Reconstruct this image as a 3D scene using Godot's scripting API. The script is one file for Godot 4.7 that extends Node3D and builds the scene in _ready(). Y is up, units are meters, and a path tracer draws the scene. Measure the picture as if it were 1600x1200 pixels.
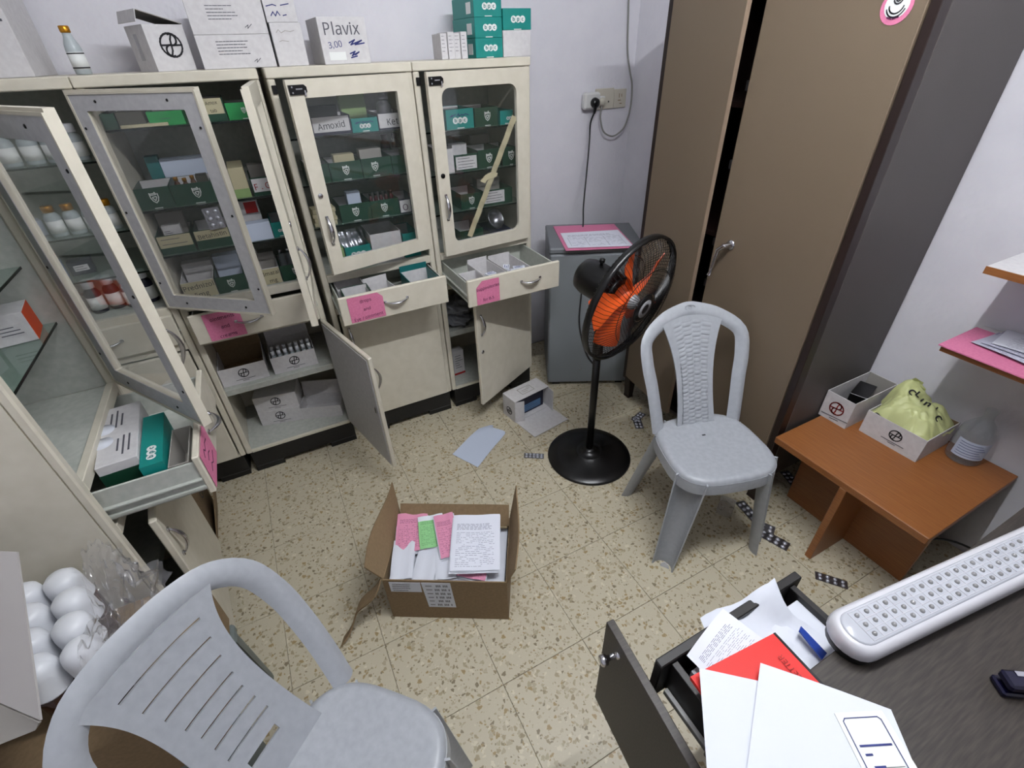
extends Node3D

var M := {}
var taken := {}
var rng := RandomNumberGenerator.new()


# ---------------------------------------------------------------- shapes
class Shape:
	var st := SurfaceTool.new()
	var soft := false

	func _init(smooth := false) -> void:
		st.begin(Mesh.PRIMITIVE_TRIANGLES)
		soft = smooth

	func tri(a: Vector3, b: Vector3, c: Vector3, out: Vector3, smooth := false) -> void:
		if (a - c).cross(a - b).dot(out) < 0.0:
			var t := b
			b = c
			c = t
		st.set_smooth_group(1 if smooth else -1)
		for p in [a, b, c]:
			st.set_uv(Vector2.ZERO)
			st.add_vertex(p)

	func quad(a: Vector3, b: Vector3, c: Vector3, d: Vector3, out: Vector3, smooth := false) -> void:
		tri(a, b, c, out, smooth)
		tri(a, c, d, out, smooth)

	# a box with chamfered edges
	func box(c: Vector3, s: Vector3, bevel := 0.0015, basis := Basis()) -> Shape:
		var h := s * 0.5
		var e := minf(bevel, minf(h.x, minf(h.y, h.z)) * 0.45)
		var p := func(sx: float, sy: float, sz: float, k: int) -> Vector3:
			var v := Vector3(sx * (h.x - (0.0 if k == 0 else e)), sy * (h.y - (0.0 if k == 1 else e)), sz * (h.z - (0.0 if k == 2 else e)))
			return c + basis * v
		for s1: float in [-1.0, 1.0]:
			quad(p.call(s1, -1, -1, 0), p.call(s1, 1, -1, 0), p.call(s1, 1, 1, 0), p.call(s1, -1, 1, 0), basis.x * s1)
			quad(p.call(-1, s1, -1, 1), p.call(1, s1, -1, 1), p.call(1, s1, 1, 1), p.call(-1, s1, 1, 1), basis.y * s1)
			quad(p.call(-1, -1, s1, 2), p.call(1, -1, s1, 2), p.call(1, 1, s1, 2), p.call(-1, 1, s1, 2), basis.z * s1)
			for s2: float in [-1.0, 1.0]:
				quad(p.call(s1, s2, -1, 0), p.call(s1, s2, 1, 0), p.call(s1, s2, 1, 1), p.call(s1, s2, -1, 1), basis.x * s1 + basis.y * s2)
				quad(p.call(s1, -1, s2, 0), p.call(s1, 1, s2, 0), p.call(s1, 1, s2, 2), p.call(s1, -1, s2, 2), basis.x * s1 + basis.z * s2)
				quad(p.call(-1, s1, s2, 1), p.call(1, s1, s2, 1), p.call(1, s1, s2, 2), p.call(-1, s1, s2, 2), basis.y * s1 + basis.z * s2)
				for s3: float in [-1.0, 1.0]:
					tri(p.call(s1, s2, s3, 0), p.call(s1, s2, s3, 1), p.call(s1, s2, s3, 2), basis * Vector3(s1, s2, s3))
		return self

	func span(a: Vector3, b: Vector3, bevel := 0.0015) -> Shape:
		return box((a + b) * 0.5, (b - a).abs(), bevel)

	# profile of (radius, height) from the bottom centre outwards and up
	func lathe(profile: Array, seg := 24, xf := Transform3D(), smooth := true) -> Shape:
		for i in profile.size() - 1:
			var a: Vector2 = profile[i]
			var b: Vector2 = profile[i + 1]
			var nrm := Vector2(b.y - a.y, a.x - b.x)
			for k in seg:
				var t0 := TAU * k / seg
				var t1 := TAU * (k + 1) / seg
				var d0 := Vector3(cos(t0), 0, sin(t0))
				var d1 := Vector3(cos(t1), 0, sin(t1))
				var out: Vector3 = xf.basis * ((d0 + d1).normalized() * nrm.x + Vector3.UP * nrm.y)
				var p0: Vector3 = xf * (d0 * a.x + Vector3.UP * a.y)
				var p1: Vector3 = xf * (d1 * a.x + Vector3.UP * a.y)
				var p2: Vector3 = xf * (d1 * b.x + Vector3.UP * b.y)
				var p3: Vector3 = xf * (d0 * b.x + Vector3.UP * b.y)
				if a.x > 1e-6:
					tri(p0, p1, p2, out, smooth)
				if b.x > 1e-6:
					tri(p0, p2, p3, out, smooth)
		return self

	# a round bar along a path; r is one radius or one for each point
	func tube(path: Array, r: Variant, seg := 8, closed := false, flat := 1.0) -> Shape:
		var n := path.size()
		var rings := []
		var up := Vector3.UP
		for i in n:
			var prev: Vector3 = path[(i - 1 + n) % n] if closed else path[maxi(i - 1, 0)]
			var next: Vector3 = path[(i + 1) % n] if closed else path[mini(i + 1, n - 1)]
			var t := (next - prev).normalized()
			if i == 0 and absf(t.dot(up)) > 0.9:
				up = Vector3.RIGHT
			var side := t.cross(up).normalized()
			up = side.cross(t).normalized()
			var rad: float = r[i] if r is Array else r
			var ring := []
			for k in seg:
				var q := TAU * k / seg
				ring.append(path[i] + (side * cos(q) + up * sin(q) * flat) * rad)
			rings.append(ring)
		for i in (n if closed else n - 1):
			var j := (i + 1) % n
			for k in seg:
				var l := (k + 1) % seg
				var mid: Vector3 = (path[i] + path[j]) * 0.5
				quad(rings[i][k], rings[i][l], rings[j][l], rings[j][k], (rings[i][k] + rings[j][l]) * 0.5 - mid, seg > 5)
		if not closed:
			for k in range(1, seg - 1):
				tri(rings[0][0], rings[0][k], rings[0][k + 1], path[0] - path[1])
				tri(rings[n - 1][0], rings[n - 1][k], rings[n - 1][k + 1], path[n - 1] - path[n - 2])
		return self

	# a flat outline given thickness along its z
	func extrude(outline: PackedVector2Array, depth: float, xf := Transform3D(), smooth_side := false) -> Shape:
		var idx := Geometry2D.triangulate_polygon(outline)
		var at := func(p: Vector2, z: float) -> Vector3: return xf * Vector3(p.x, p.y, z)
		for i in range(0, idx.size(), 3):
			for z: float in [0.0, depth]:
				tri(at.call(outline[idx[i]], z), at.call(outline[idx[i + 1]], z), at.call(outline[idx[i + 2]], z), xf.basis.z * (1.0 if z > 0.0 else -1.0) * signf(depth))
		var turn := -1.0 if Geometry2D.is_polygon_clockwise(outline) else 1.0
		for i in outline.size():
			var a := outline[i]
			var b := outline[(i + 1) % outline.size()]
			var out := Vector3(b.y - a.y, a.x - b.x, 0) * turn
			quad(at.call(a, 0.0), at.call(b, 0.0), at.call(b, depth), at.call(a, depth), xf.basis * out, smooth_side)
		return self

	# a frame w by h standing on its lower left corner, with a hole (l, r, b, t margins) whose corners have a radius
	func frame(w: float, h: float, l: float, r: float, b: float, t: float, rad: float, depth: float, z0 := 0.0) -> Shape:
		var hole := []
		var rim := []
		var lo := Vector2(l, b)
		var hi := Vector2(w - r, h - t)
		for q in 4:
			var cx := hi.x - rad if q == 0 or q == 3 else lo.x + rad
			var cy := hi.y - rad if q < 2 else lo.y + rad
			var corner := Vector2(w if q == 0 or q == 3 else 0.0, h if q < 2 else 0.0)
			for k in 7:
				var a := PI * 0.5 * (q + k / 6.0)
				var pt := Vector2(cx + cos(a) * rad, cy + sin(a) * rad)
				hole.append(pt)
				var o := corner
				if k < 3:
					o = Vector2(corner.x, pt.y) if q % 2 == 0 else Vector2(pt.x, corner.y)
				elif k > 3:
					o = Vector2(pt.x, corner.y) if q % 2 == 0 else Vector2(corner.x, pt.y)
				rim.append(o)
		for i in hole.size():
			var j := (i + 1) % hole.size()
			for z: float in [z0, z0 + depth]:
				var o := Vector3(0, 0, 1 if z > z0 else -1)
				quad(Vector3(hole[i].x, hole[i].y, z), Vector3(hole[j].x, hole[j].y, z), Vector3(rim[j].x, rim[j].y, z), Vector3(rim[i].x, rim[i].y, z), o)
			var mid := Vector3(w * 0.5, h * 0.5, z0 + depth * 0.5)
			var a := Vector3(hole[i].x, hole[i].y, z0)
			var b2 := Vector3(hole[j].x, hole[j].y, z0)
			var d := Vector3(0, 0, depth)
			quad(a, b2, b2 + d, a + d, mid - a)
			a = Vector3(rim[i].x, rim[i].y, z0)
			b2 = Vector3(rim[j].x, rim[j].y, z0)
			if a.distance_to(b2) > 1e-5:
				quad(a, b2, b2 + d, a + d, a + b2 - mid * 2.0)
		return self

	# a surface f(u, v) with uv 0..1, one sheet
	func sheet(f: Callable, nu: int, nv: int, smooth := true) -> Shape:
		st.set_smooth_group(1 if smooth else -1)
		for i in nu:
			for j in nv:
				var c := [Vector2(i, j), Vector2(i + 1, j), Vector2(i + 1, j + 1), Vector2(i, j + 1)]
				for k: int in [0, 2, 1, 0, 3, 2]:
					var uv: Vector2 = c[k] / Vector2(nu, nv)
					st.set_uv(Vector2(uv.x, 1.0 - uv.y))
					st.add_vertex(f.call(uv.x, uv.y))
		return self

	# the same with a thickness; cells that keep(u, v) refuses are left open
	func slab(f: Callable, nu: int, nv: int, th: float, keep: Variant = null) -> Shape:
		var front := []
		var back := []
		for i in nu + 1:
			for j in nv + 1:
				var u := float(i) / nu
				var v := float(j) / nv
				var e := 0.004
				var du: Vector3 = f.call(minf(u + e, 1.0), v) - f.call(maxf(u - e, 0.0), v)
				var dv: Vector3 = f.call(u, minf(v + e, 1.0)) - f.call(u, maxf(v - e, 0.0))
				var nn := du.cross(dv).normalized()
				var p: Vector3 = f.call(u, v)
				front.append(p + nn * th * 0.5)
				back.append(p - nn * th * 0.5)
		var on := func(i: int, j: int) -> bool:
			if i < 0 or j < 0 or i >= nu or j >= nv:
				return false
			return keep == null or keep.call((i + 0.5) / nu, (j + 0.5) / nv)
		var id := func(i: int, j: int) -> int: return i * (nv + 1) + j
		for i in nu:
			for j in nv:
				if not on.call(i, j):
					continue
				var k := [id.call(i, j), id.call(i + 1, j), id.call(i + 1, j + 1), id.call(i, j + 1)]
				var up: Vector3 = front[k[0]] - back[k[0]]
				quad(front[k[0]], front[k[1]], front[k[2]], front[k[3]], up, true)
				quad(back[k[0]], back[k[1]], back[k[2]], back[k[3]], -up, true)
				var mid: Vector3 = (front[k[0]] + front[k[2]]) * 0.5
				for n in 4:
					var off: Vector2i = [Vector2i(0, -1), Vector2i(1, 0), Vector2i(0, 1), Vector2i(-1, 0)][n]
					if not on.call(i + off.x, j + off.y):
						var a: int = k[n]
						var b: int = k[(n + 1) % 4]
						quad(front[a], front[b], back[b], back[a], (front[a] + front[b]) * 0.5 - mid)
		return self

	func done() -> ArrayMesh:
		st.generate_normals()
		return st.commit()


# ---------------------------------------------------------------- naming and placing
func free_name(called: String, under: Node) -> String:
	var key := str(under.get_instance_id()) + called
	var n: int = taken.get(key, 0)
	taken[key] = n + 1
	return called if n == 0 else "%s_%03d" % [called, n]


func thing(called: String, label: String, category: String, at := Vector3.ZERO, turn := 0.0, group := "") -> Node3D:
	var o := Node3D.new()
	o.name = free_name(called, self)
	add_child(o, true)
	o.position = at
	o.rotation.y = deg_to_rad(turn)
	tag(o, label, category, group)
	return o


func tag(o: Node3D, label: String, category: String, group := "") -> void:
	o.set_meta("label", label)
	o.set_meta("category", category)
	if group:
		o.set_meta("group", group)


func part(called: String, mesh: Mesh, mat: Material, under: Node3D, at := Vector3.ZERO) -> MeshInstance3D:
	var o := MeshInstance3D.new()
	o.name = free_name(called, under)
	o.mesh = mesh
	o.material_override = mat
	under.add_child(o, true)
	o.position = at
	return o


func solo(called: String, mesh: Mesh, mat: Material, label: String, category: String, at := Vector3.ZERO, group := "") -> MeshInstance3D:
	var o := part(called, mesh, mat, self, at)
	tag(o, label, category, group)
	return o


func structure(called: String, mesh: Mesh, mat: Material, label := "") -> MeshInstance3D:
	var o := part(called, mesh, mat, self)
	o.set_meta("kind", "structure")
	if label:
		o.set_meta("label", label)
	return o


func writing(text: String, high: float, mat: Material, under: Node3D, at: Vector3, basis := Basis(), called := "lettering", bold := false) -> MeshInstance3D:
	var t := TextMesh.new()
	var f := SystemFont.new()
	f.font_names = PackedStringArray(["Droid Sans"])
	if bold:
		f.font_weight = 700
	t.font = f
	t.text = text
	t.font_size = 24
	t.pixel_size = high / 24.0
	t.depth = 0.0006
	t.curve_step = 4.0
	var o := part(called, t, mat, under, at)
	o.basis = basis
	return o


func smooth_path(pts: Array, per := 6) -> Array:
	var out := []
	for i in pts.size() - 1:
		var p0 = pts[maxi(i - 1, 0)]
		var p1 = pts[i]
		var p2 = pts[i + 1]
		var p3 = pts[mini(i + 2, pts.size() - 1)]
		for k in per:
			out.append(p1.cubic_interpolate(p2, p0, p3, float(k) / per))
	out.append(pts[-1])
	return out


# thin dark strokes of print, width w, lying on z = 0 of xf
func strokes(lines: Array, w: float, xf := Transform3D()) -> ArrayMesh:
	var s := Shape.new()
	for line: Array in lines:
		for i in line.size() - 1:
			var a: Vector2 = line[i]
			var b: Vector2 = line[i + 1]
			var d := (b - a).normalized() * w * 0.5
			var n := Vector2(-d.y, d.x)
			s.extrude(PackedVector2Array([a - d - n, b + d - n, b + d + n, a - d + n]), 0.0004, xf)
	return s.done()


func circle2(r: float, n := 20, c := Vector2.ZERO, a0 := 0.0, a1 := TAU) -> Array:
	var out := []
	for i in n + 1:
		var t := lerpf(a0, a1, float(i) / n)
		out.append(c + Vector2(cos(t), sin(t)) * r)
	return out


# ---------------------------------------------------------------- materials
func paint(key: String, color: Color, rough := 0.6, metal := 0.0) -> StandardMaterial3D:
	var m := StandardMaterial3D.new()
	m.resource_name = key
	m.albedo_color = color
	m.roughness = rough
	m.metallic = metal
	M[key] = m
	return m


# fine mottling of the colour itself, from c0 to c1
func mottle(m: StandardMaterial3D, c0: Color, c1: Color, freq: float, scale: Vector3, seed_ := 1, size := 256, world := false) -> void:
	var n := FastNoiseLite.new()
	n.seed = seed_
	n.frequency = freq
	n.fractal_octaves = 4
	var g := Gradient.new()
	g.set_color(0, c0)
	g.set_color(1, c1)
	var t := NoiseTexture2D.new()
	t.width = size
	t.height = size
	t.seamless = true
	t.noise = n
	t.color_ramp = g
	m.albedo_color = Color.WHITE
	m.albedo_texture = t
	m.uv1_triplanar = true
	m.uv1_world_triplanar = world
	m.uv1_scale = scale


func bumps(m: StandardMaterial3D, freq: float, strength: float, seed_ := 3) -> void:
	var n := FastNoiseLite.new()
	n.seed = seed_
	n.frequency = freq
	var t := NoiseTexture2D.new()
	t.width = 256
	t.height = 256
	t.seamless = true
	t.noise = n
	t.as_normal_map = true
	t.bump_strength = strength
	m.normal_enabled = true
	m.normal_texture = t
	m.normal_scale = 1.0
	if not m.uv1_triplanar:
		m.uv1_triplanar = true
		m.uv1_scale = Vector3(6, 6, 6)


func glassy(key: String, color: Color, rough := 0.03) -> StandardMaterial3D:
	var m := paint(key, color, rough)
	m.transparency = BaseMaterial3D.TRANSPARENCY_ALPHA
	return m


# stone chips of the terrazzo: the pattern of the material itself
func terrazzo(seed_: int) -> ImageTexture:
	var r := RandomNumberGenerator.new()
	r.seed = seed_
	var size := 1024
	var img := Image.create(size, size, false, Image.FORMAT_RGB8)
	img.fill(Color(0.745, 0.71, 0.62))
	var tones := [Color(0.56, 0.51, 0.40), Color(0.62, 0.57, 0.46), Color(0.66, 0.615, 0.515), Color(0.49, 0.445, 0.355), Color(0.68, 0.635, 0.54), Color(0.80, 0.77, 0.68), Color(0.60, 0.52, 0.37), Color(0.64, 0.60, 0.49)]
	for i in 14000:
		var c := Vector2(r.randf(), r.randf()) * size
		var f := r.randf_range(-0.035, 0.035)
		var k := Color(0.745 + f, 0.71 + f, 0.62 + f)
		for a in r.randi_range(3, 8):
			img.set_pixel(posmod(int(c.x) + r.randi_range(-2, 2), size), posmod(int(c.y) + r.randi_range(-2, 2), size), k)
	for i in 4600:
		var c := Vector2(r.randf(), r.randf()) * size
		var big := pow(r.randf(), 1.9)
		var a := lerpf(2.2, 10.5, big)
		var b := a * r.randf_range(0.4, 0.85)
		var turn := r.randf() * TAU
		var tone: Color = tones[r.randi() % tones.size()]
		var wob := r.randf() * TAU
		var rim := Color(0.79, 0.755, 0.65)
		for y in range(-int(a) - 1, int(a) + 2):
			for x in range(-int(a) - 1, int(a) + 2):
				var p := Vector2(x, y).rotated(turn)
				var ang := p.angle()
				var d := Vector2(p.x / a, p.y / b).length() * (1.0 + 0.16 * sin(3.0 * ang + wob) + 0.1 * sin(5.0 * ang + wob * 2.0))
				if d < 1.0:
					var n := r.randf_range(-0.03, 0.03)
					var k := Color(tone.r + n, tone.g + n, tone.b + n)
					img.set_pixel(posmod(int(c.x) + x, size), posmod(int(c.y) + y, size), k if d < 0.86 or big < 0.2 else k.lerp(rim, 0.6))
	img.generate_mipmaps()
	return ImageTexture.create_from_image(img)


# lines of print on a form, drawn in the paper's own layout
func form_print(seed_: int, ground: Color, ink: Color, head: Color, table := true) -> StandardMaterial3D:
	var r := RandomNumberGenerator.new()
	r.seed = seed_
	var w := 256
	var h := 360
	var img := Image.create(w, h, false, Image.FORMAT_RGB8)
	img.fill(ground)
	if head != ground:
		img.fill_rect(Rect2i(0, 0, w, 60), head)
	for k in 5:
		var y := 66 + k * 9
		var x := 24
		while x < 200:
			var l := r.randi_range(6, 24)
			img.fill_rect(Rect2i(x, y, l, 3), ink)
			x += l + 5
	if table:
		for k in 12:
			img.fill_rect(Rect2i(18, 122 + k * 18, 220, 1), ink)
			var x := 26
			while x < 220:
				var l := r.randi_range(5, 20)
				if r.randf() < 0.6:
					img.fill_rect(Rect2i(x, 128 + k * 18, l, 3), ink)
				x += l + 8
		for x: int in [18, 90, 170, 237]:
			img.fill_rect(Rect2i(x, 122, 1, 200), ink)
	else:
		for k in 20:
			var x := 24
			while x < 220:
				var l := r.randi_range(5, 26)
				if r.randf() < 0.75:
					img.fill_rect(Rect2i(x, 125 + k * 11, l, 2), ink)
				x += l + 5
	img.generate_mipmaps()
	var m := StandardMaterial3D.new()
	m.resource_name = "form_%d" % seed_
	m.albedo_texture = ImageTexture.create_from_image(img)
	m.roughness = 0.8
	return m


func wood(key: String, c0: Color, c1: Color, along: Vector3, rough: float) -> void:
	var m := paint(key, Color.WHITE, rough)
	mottle(m, c0, c1, 0.035, along, 11, 512)


func make_materials() -> void:
	var m := paint("wall", Color(0.80, 0.80, 0.82), 0.85)
	mottle(m, Color(0.835, 0.83, 0.855), Color(0.86, 0.855, 0.875), 0.02, Vector3(1.1, 1.1, 1.1), 5, 256, true)
	bumps(m, 0.12, 0.3)
	paint("ceiling", Color(0.89, 0.89, 0.89), 0.9)
	paint("grout", Color(0.47, 0.43, 0.35), 0.9)
	for k in 4:
		m = paint("tile_%d" % k, Color(1, 1, 1), 0.42)
		m.albedo_texture = terrazzo(20 + k) if k < 2 else M["tile_%d" % (k - 2)].albedo_texture
		m.uv1_triplanar = true
		m.uv1_scale = Vector3(1.12, 1.12, 1.12)
		m.uv1_offset = Vector3(0.31 * k, 0.17 * k, 0.43 * k)
	m = paint("cream", Color(0.80, 0.775, 0.69), 0.42)
	mottle(m, Color(0.795, 0.772, 0.705), Color(0.83, 0.808, 0.745), 0.03, Vector3(2, 2, 2), 7)
	m = paint("cream_rust", Color(0.80, 0.775, 0.69), 0.42)
	m = paint("inner", Color(0.70, 0.71, 0.68), 0.55)
	mottle(m, Color(0.66, 0.675, 0.645), Color(0.73, 0.74, 0.71), 0.05, Vector3(3, 3, 3), 9)
	m = paint("door_inner", Color(0.73, 0.73, 0.735), 0.5)
	mottle(m, Color(0.70, 0.70, 0.71), Color(0.76, 0.76, 0.765), 0.05, Vector3(3, 3, 3), 19)
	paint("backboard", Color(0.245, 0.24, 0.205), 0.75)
	paint("cable_grey", Color(0.52, 0.52, 0.50), 0.5)
	paint("plinth", Color(0.035, 0.035, 0.045), 0.5)
	glassy("pane", Color(0.45, 0.52, 0.49, 0.035))
	glassy("shelf_glass", Color(0.55, 0.68, 0.62, 0.24))
	paint("shelf_edge", Color(0.03, 0.075, 0.06), 0.2)
	paint("chrome", Color(0.80, 0.80, 0.82), 0.18, 1.0)
	paint("foil", Color(0.80, 0.81, 0.85), 0.3, 0.8)
	paint("steel", Color(0.62, 0.62, 0.64), 0.35, 1.0)
	paint("black_metal", Color(0.03, 0.028, 0.035), 0.35, 0.3)
	paint("screw", Color(0.12, 0.12, 0.13), 0.4, 0.6)
	m = paint("white_card", Color(0.80, 0.79, 0.79), 0.75)
	mottle(m, Color(0.77, 0.76, 0.765), Color(0.82, 0.815, 0.815), 0.04, Vector3(4, 4, 4), 13)
	paint("dull_card", Color(0.69, 0.675, 0.665), 0.8)
	paint("grey_card", Color(0.60, 0.585, 0.56), 0.8)
	m = paint("brown_card", Color(0.50, 0.42, 0.31), 0.85)
	mottle(m, Color(0.485, 0.405, 0.295), Color(0.54, 0.455, 0.34), 0.06, Vector3(5, 5, 5), 15)
	paint("pale_edge", Color(0.66, 0.60, 0.47), 0.9)
	paint("teal", Color(0.04, 0.50, 0.47), 0.45)
	paint("teal_dark", Color(0.03, 0.38, 0.38), 0.5)
	paint("green", Color(0.07, 0.235, 0.165), 0.42)
	paint("bright_green", Color(0.10, 0.52, 0.26), 0.45)
	paint("light_green", Color(0.52, 0.62, 0.40), 0.6)
	paint("navy", Color(0.06, 0.065, 0.17), 0.45)
	paint("cream_card", Color(0.70, 0.67, 0.55), 0.7)
	paint("red_card", Color(0.66, 0.10, 0.09), 0.5)
	paint("maroon", Color(0.26, 0.06, 0.10), 0.5)
	m = paint("pink", Color(0.83, 0.47, 0.61), 0.75)
	mottle(m, Color(0.80, 0.44, 0.58), Color(0.85, 0.50, 0.635), 0.06, Vector3(6, 6, 6), 17)
	m = paint("paper", Color(0.825, 0.84, 0.875), 0.8)
	paint("paper_blue", Color(0.75, 0.79, 0.86), 0.8)
	paint("ink", Color(0.10, 0.10, 0.12), 0.7)
	paint("ink_grey", Color(0.33, 0.33, 0.36), 0.7)
	paint("ink_blue", Color(0.13, 0.17, 0.42), 0.7)
	paint("ink_red", Color(0.60, 0.14, 0.12), 0.7)
	paint("ink_wine", Color(0.30, 0.09, 0.24), 0.7)
	paint("print_white", Color(0.88, 0.89, 0.88), 0.6)
	m = paint("grey_plastic", Color(0.63, 0.645, 0.665), 0.40)
	mottle(m, Color(0.60, 0.615, 0.635), Color(0.655, 0.67, 0.69), 0.05, Vector3(3, 3, 3), 21)
	paint("stool_plastic", Color(0.42, 0.45, 0.44), 0.45)
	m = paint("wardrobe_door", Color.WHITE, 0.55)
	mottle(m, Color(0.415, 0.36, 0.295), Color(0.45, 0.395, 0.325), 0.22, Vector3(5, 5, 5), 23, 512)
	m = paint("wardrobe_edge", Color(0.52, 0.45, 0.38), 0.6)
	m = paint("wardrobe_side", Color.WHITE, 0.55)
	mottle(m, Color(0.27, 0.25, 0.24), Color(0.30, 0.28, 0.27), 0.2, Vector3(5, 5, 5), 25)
	paint("wardrobe_post", Color(0.125, 0.072, 0.06), 0.45)
	wood("table_wood", Color(0.50, 0.30, 0.145), Color(0.585, 0.375, 0.20), Vector3(7.0, 7.0, 0.45), 0.42)
	wood("desk_wood", Color(0.135, 0.115, 0.10), Color(0.245, 0.22, 0.195), Vector3(0.7, 9.0, 9.0), 0.5)
	paint("desk_dark", Color(0.085, 0.075, 0.072), 0.5)
	paint("black_plastic", Color(0.022, 0.022, 0.026), 0.32)
	paint("orange_plastic", Color(0.90, 0.36, 0.13), 0.35)
	paint("hub_grey", Color(0.55, 0.55, 0.56), 0.35)
	m = paint("fridge", Color(0.47, 0.49, 0.505), 0.42)
	paint("fridge_top", Color(0.42, 0.435, 0.45), 0.45)
	paint("white_plastic", Color(0.80, 0.80, 0.79), 0.4)
	paint("ivory_plastic", Color(0.76, 0.74, 0.68), 0.4)
	paint("cap_white", Color(0.87, 0.88, 0.90), 0.35)
	paint("gold_cap", Color(0.72, 0.50, 0.13), 0.3, 0.8)
	m = glassy("clear_glass", Color(0.55, 0.63, 0.65, 0.16), 0.04)
	m = glassy("amber", Color(0.22, 0.075, 0.03, 0.90), 0.1)
	m = glassy("wrap", Color(0.82, 0.82, 0.84, 0.13), 0.12)
	m.cull_mode = BaseMaterial3D.CULL_DISABLED
	m = glassy("milky", Color(0.74, 0.78, 0.79, 0.75), 0.3)
	paint("blue_card", Color(0.30, 0.45, 0.60), 0.5)
	paint("blue_item", Color(0.03, 0.20, 0.55), 0.4)
	paint("red_book", Color(0.80, 0.10, 0.07), 0.5)
	paint("orange_book", Color(0.80, 0.28, 0.10), 0.6)
	m = paint("bag_yellow", Color(0.76, 0.78, 0.55), 0.45)
	m.backlight_enabled = true
	m.backlight = Color(0.2, 0.2, 0.1)
	paint("bag_grey", Color(0.50, 0.51, 0.53), 0.4)
	paint("lamp_white", Color(0.78, 0.78, 0.80), 0.3)
	paint("lens_white", Color(0.70, 0.71, 0.74), 0.15)
	paint("led_cup", Color(0.60, 0.60, 0.60), 0.15, 0.3)
	paint("stapler_blue", Color(0.035, 0.03, 0.14), 0.25)
	paint("brown_pill", Color(0.36, 0.20, 0.10), 0.5)
	m = paint("tube_light", Color(1, 1, 1), 0.5)
	m.emission_enabled = true
	m.emission = Color(0.97, 0.98, 1.0)
	m.emission_energy_multiplier = 170.0
	M["form_white"] = form_print(1, Color(0.86, 0.87, 0.91), Color(0.42, 0.43, 0.50), Color(0.86, 0.87, 0.91))
	M["form_pink"] = form_print(2, Color(0.84, 0.56, 0.67), Color(0.45, 0.22, 0.33), Color(0.84, 0.56, 0.67))
	M["form_green"] = form_print(3, Color(0.55, 0.78, 0.53), Color(0.25, 0.42, 0.27), Color(0.86, 0.88, 0.90))
	M["form_text"] = form_print(4, Color(0.87, 0.88, 0.92), Color(0.40, 0.41, 0.50), Color(0.87, 0.88, 0.92), false)
	M["form_lilac"] = form_print(5, Color(0.74, 0.74, 0.80), Color(0.36, 0.35, 0.46), Color(0.62, 0.60, 0.70))


# ---------------------------------------------------------------- the scene
func _ready() -> void:
	rng.seed = 7
	var cam := Camera3D.new()
	cam.name = "camera"
	cam.position = Vector3(0, 1.64, 0)
	cam.rotation_degrees = Vector3(-34.93, -26.23, -2.08)
	cam.fov = 77.55
	cam.near = 0.02
	add_child(cam)
	var world := WorldEnvironment.new()
	world.name = "world"
	var env := Environment.new()
	env.background_mode = Environment.BG_COLOR
	env.background_color = Color(0.05, 0.05, 0.055)
	env.tonemap_mode = Environment.TONE_MAPPER_LINEAR
	env.tonemap_exposure = 1.5
	env.sdfgi_enabled = true
	env.ssao_enabled = true
	env.ssil_enabled = true
	world.environment = env
	add_child(world)
	make_materials()
	ceiling_light()
	room()
	cabinets()
	wardrobe()
	desk()
	low_table()
	fridge()
	wall_shelves()
	white_chair()
	near_chair()
	stool()
	fan()
	carton_of_forms()
	shelf_stock()
	cabinet_top_boxes()
	drawer_stock()
	lower_stock()
	desk_things()
	floor_things()
	table_things()
	corner_pack()
	wall_things()


func ceiling_light() -> void:
	var o := thing("ceiling_light", "white fluorescent tube batten on the ceiling", "light", Vector3(0.72, 2.49, -0.42))
	part("batten", Shape.new().box(Vector3(0, 0.075, 0), Vector3(1.24, 0.05, 0.06), 0.004).done(), M.white_plastic, o)
	for s: float in [-1.0, 1.0]:
		part("tube_holder", Shape.new().box(Vector3(s * 0.605, 0.03, 0), Vector3(0.022, 0.07, 0.035), 0.003).done(), M.white_plastic, o)
	part("light_tube", Shape.new(true).tube([Vector3(-0.594, 0.02, 0), Vector3(-0.2, 0.02, 0), Vector3(0.2, 0.02, 0), Vector3(0.594, 0.02, 0)], 0.014, 12).done(), M.tube_light, o)
	var l := AreaLight3D.new()
	l.name = "tube_glow"
	l.area_size = Vector2(1.18, 0.03)
	l.light_energy = 0.2
	l.light_color = Color(0.98, 0.985, 1.0)
	l.area_range = 12.0
	l.shadow_enabled = true
	o.add_child(l)
	l.position = Vector3(0, 0.002, 0)
	l.rotation_degrees = Vector3(-90, 0, 0)


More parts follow.
